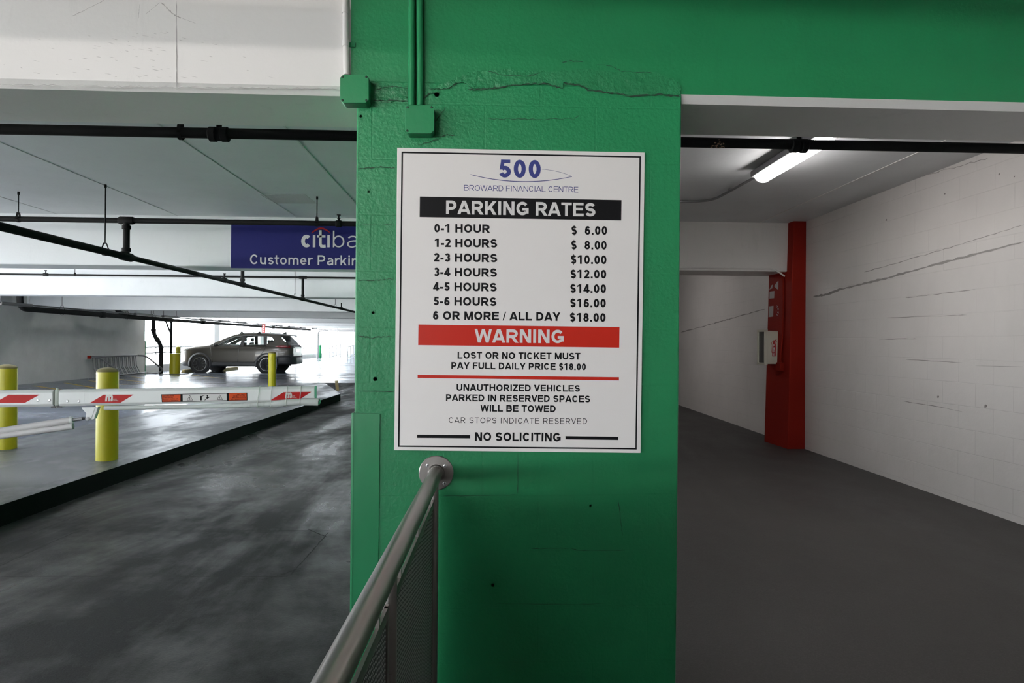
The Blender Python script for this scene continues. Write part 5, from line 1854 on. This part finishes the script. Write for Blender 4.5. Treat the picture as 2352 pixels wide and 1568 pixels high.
# conduit to the light
c1 = la - ld * .05 + V((0, 0, .02))
yb_ = 7.35
mb_pts = [c1, V((c1.x - .01, yb_, zc(yb_) - .018)), V((.13, yb_, zc(yb_) - .018))]
e = base_of('conduit', (c1.x, yb_, zc(yb_)), 'thin dark conduit on the ramp bay ceiling feeding the tube light', 'conduit')
mb = MB(); mb.tube(bend(mb_pts, .28, 8), .0125, 12)
mb.build('tube', GALV, e, smooth=True)
mb = MB(); mb.tube([c1, c1 - ld * .09], [.026, .019], 12)
mb.build('connector', GALV, e, smooth=True)
mb = MB()
for p, dv in ((V((c1.x - .005, 6.75, zc(6.75) - .018)), V((0, .012, 0))), (V((2.2, yb_, zc(yb_) - .018)), V((.012, 0, 0)))):
    mb.tube([p - dv, p + dv], .017, 12)
mb.build('strap', GALV, e, smooth=True)
# conduit along the cross beam, down the red column into a red box
yk = YBM - .012
p0, p1 = at(1566, 613.5, yk), at(1788, 617, yk)
cx = COLA.x - .02
q1 = at(1801, 632, 8.95)
xface = at(1800, 700, 9.0).x
e = base_of('conduit', (p1.x, yk, p1.z), 'thin conduit along the cross beam that drops down the red column', 'conduit')
mb = MB(); mb.tube(bend([(.14, yk, p0.z), (p1.x - .06, yk, p1.z), (p1.x + .085, yk - .0, p1.z - .10)], .12, 8), .011, 10)
mb.build('tube', WHITE, e, smooth=True)
s_ = at(1801, 640, 9.0); t_ = at(1800, 790, 9.0); u_ = at(1796, 832, 9.0)
def on_col(v, u):
    """point just in front of the column's lane side"""
    lean = (COLC - COLA)
    a_ = COLA + lean * ((at(u, v, 9.0).z - COLA.z) / lean.z)
    e_ = COLE + lean * ((at(u, v, 9.0).z - COLE.z) / lean.z)
    dd = ray(u, v)
    nrm_ = (e_ - a_).cross(lean).normalized()
    return EYE + dd * ((a_ - EYE).dot(nrm_) / dd.dot(nrm_)), nrm_
pts = []
for u, v in ((1801, 625), (1801.5, 700), (1800, 775), (1796, 815), (1796, 835)):
    p_, nn = on_col(v, u)
    nn = nn if nn.x < 0 else -nn
    pts.append(p_ + nn * .014)
mb = MB(); mb.tube(bend(pts, .05), .0115, 10)
mb.build('drop', RED, e, smooth=True)['label'] = 'red painted vertical part of the conduit'
p_, nn = on_col(842, 1797); nn = nn if nn.x < 0 else -nn
tv = V((0, 0, 1)).cross(nn).normalized()
mb = MB()
b4 = [p_ + tv * (a * .055) + V((0, 0, b_ * .055)) for a, b_ in ((-1, -1), (1, -1), (1, 1), (-1, 1))]
mb.prism(b4, nn * .06)
mb.build('box', RED, e, bevel=.004)
# pale rests of stickers on the column
mb = MB()
PALE = mat('sticker_rest', (.38, .34, .33), .7)
def patch(pts):
    P = []
    for u, v in pts:
        p_, nn = on_col(v, u)
        nn = nn if nn.x < 0 else -nn
        P.append(p_ + nn * .0012)
    mb.face(P)
cz = lambda x, y: (1560 + x / 2.703, 480 + y / 2.703)
patch([cz(561, 556), cz(590, 553), cz(592, 508), cz(562, 512)])
patch([cz(555, 671), cz(584, 667), cz(586, 600), cz(558, 604)])
patch([cz(590, 478), cz(607, 452), cz(617, 446), cz(616, 500), cz(604, 494)])
patch([cz(554, 512), cz(566, 490), cz(572, 474), cz(582, 468), cz(578, 492), cz(566, 496)])
for k in range(7):
    a_ = k * .9
    patch([cz(608 + 8 * math.cos(a_ + .0), 630 + 34 * math.sin(a_)), cz(612 + 8 * math.cos(a_ + .5), 634 + 30 * math.sin(a_ + .5)), cz(606 + 5 * math.cos(a_ + .9), 628 + 24 * math.sin(a_ + .7))])
mb.build('sticker_rest', PALE, bpy.data.objects['column_red'])
# extinguisher cabinet
CAB = mat('cabinet_cream', (.62, .60, .50), .4)
pt, nn = on_col(760, 1787); nn = nn if nn.x < 0 else -nn
yn = pt.y
xn = pt.x
zt_, zb_ = at(1778, 759, yn).z, at(1778, 836, yn).z
xo = at(1760.5, 800, yn).x
e = base_of('extinguisher_cabinet', (xn, yn + .11, zb_), 'cream fire extinguisher cabinet with red lettering on the side of the red column', 'cabinet')
mb = MB()
mb.hexa([(xo, yn, zb_), (xn + .02, yn, zb_ + .0), (xn + .02, yn + .23, zb_), (xo, yn + .23, zb_), (xo, yn, zt_), (xn + .02, yn, zt_ - .006), (xn + .02, yn + .23, zt_ - .006), (xo, yn + .23, zt_)])
mb.build('body', CAB, e, bevel=.012, seg=3)
mb = MB()
w_ = .03
yo0, yo1, zo0, zo1 = yn - .012, yn + .242, zb_ - .012, zt_ + .012
for a, b_ in (((yo0, zo0), (yo1, zo0 + w_)), ((yo0, zo1 - w_), (yo1, zo1)), ((yo0, zo0), (yo0 + w_, zo1)), ((yo1 - w_, zo0), (yo1, zo1))):
    mb.box((xo - .03, a[0], a[1]), (xo + .012, b_[0], b_[1]))
mb.build('door_frame', CAB, e, bevel=.006)
mb = MB(); mb.box((xo - .012, yo0 + .02, zo0 + .02), (xo - .006, yo1 - .02, zo1 - .02))
mb.build('door_window', mat('smoky_pane', (.10, .10, .095), .15), e)
mb = MB()
def cb(x, y):
    return at(1560 + x / 2.703, 480 + y / 2.703, yn - .0006)
RL = mat('cabinet_red', (.42, .03, .03), .5)
bx0, bx1, by0, by1 = 577, 600, 836, 914
mb.face([cb(bx0, by1), cb(bx1, by1), cb(bx1 + 1, by0), cb(bx0 + 2, by0)])
mb.face([cb(580, 836), cb(598, 836), cb(596, 822), cb(584, 822)])
mb.face([cb(584, 822), cb(594, 822), cb(606, 810), cb(603, 808), cb(592, 814), cb(585, 814)])
mb.face([cb(592, 818), cb(607, 826), cb(607, 822), cb(596, 814)])
for (xa_, ya_), (xb_, yb2) in zip([(584, 818), (575, 826), (570, 845), (571, 870), (576, 893)][:-1], [(575, 826), (570, 845), (571, 870), (576, 893)]):
    mb.face([cb(xa_ - 1.2, ya_), cb(xa_ + 1.6, ya_), cb(xb_ + 1.6, yb2), cb(xb_ - 1.2, yb2)])
em = mb.build('extinguisher_emblem', RL, e)
em['label'] = 'red extinguisher emblem'
mb = MB()
for k, ch in enumerate('FIRE'):
    y1_ = 854 + k * 18.5
    p0, p1 = cb(580.5, y1_), cb(597, y1_)
    p0.y = p1.y = yn - .0012
    letters(mb, ch, p0, p1, (cb(0, y1_ - 14.5) - cb(0, y1_)).z, weight=.2)
mb.build('lettering', LETTER_WHITE, em)

# ================================================================== LAMPS ON THE ENTRANCE CEILING (behind the photographer)
def tube_lamp(x, y, L, label, zt=1.64, m=LED_FRONT, group=None):
    e = base_of('ceiling_light', (x, y, Z0 + zt), label, 'ceiling light', group)
    mb = MB(); mb.box((x - L / 2, y - .09, Z0 + zt - .06), (x + L / 2, y + .09, Z0 + zt)); mb.build('housing', GALV, e)
    mb = MB(); mb.tube([(x - L / 2 + .03, y, Z0 + zt - .09), (x + L / 2 - .03, y, Z0 + zt - .09)], .055, 12); mb.build('diffuser', m, e, smooth=True)
    return e
tube_lamp(-1.9, -1.6, 1.25, 'tube light on the entrance ceiling behind the camera', 1.65)
e = base_of('entrance_pipe', (0, 1.6, Z0 + 1.27), 'pipe under the entrance ceiling in front of the header beam', 'pipe')
mb = MB(); mb.tube([(-9, 1.6, Z0 + 1.29), (XW - .01, 1.6, Z0 + 1.165)], .06, 20); mb.build('pipe', PIPE, e, smooth=True)

for x, y in ((-10, 9.15), (-6, 9.15), (-2, 9.15), (-10, 14.8), (-5.5, 14.8), (-10, 21.2)):  # extra lamps, added out of view to brighten the beam faces and grey wall
    tube_lamp(x, y, 1.25, 'added unseen tube light behind a beam, brightening the parking floor', 1.5, LED_FILL, 'added unseen fill lights')
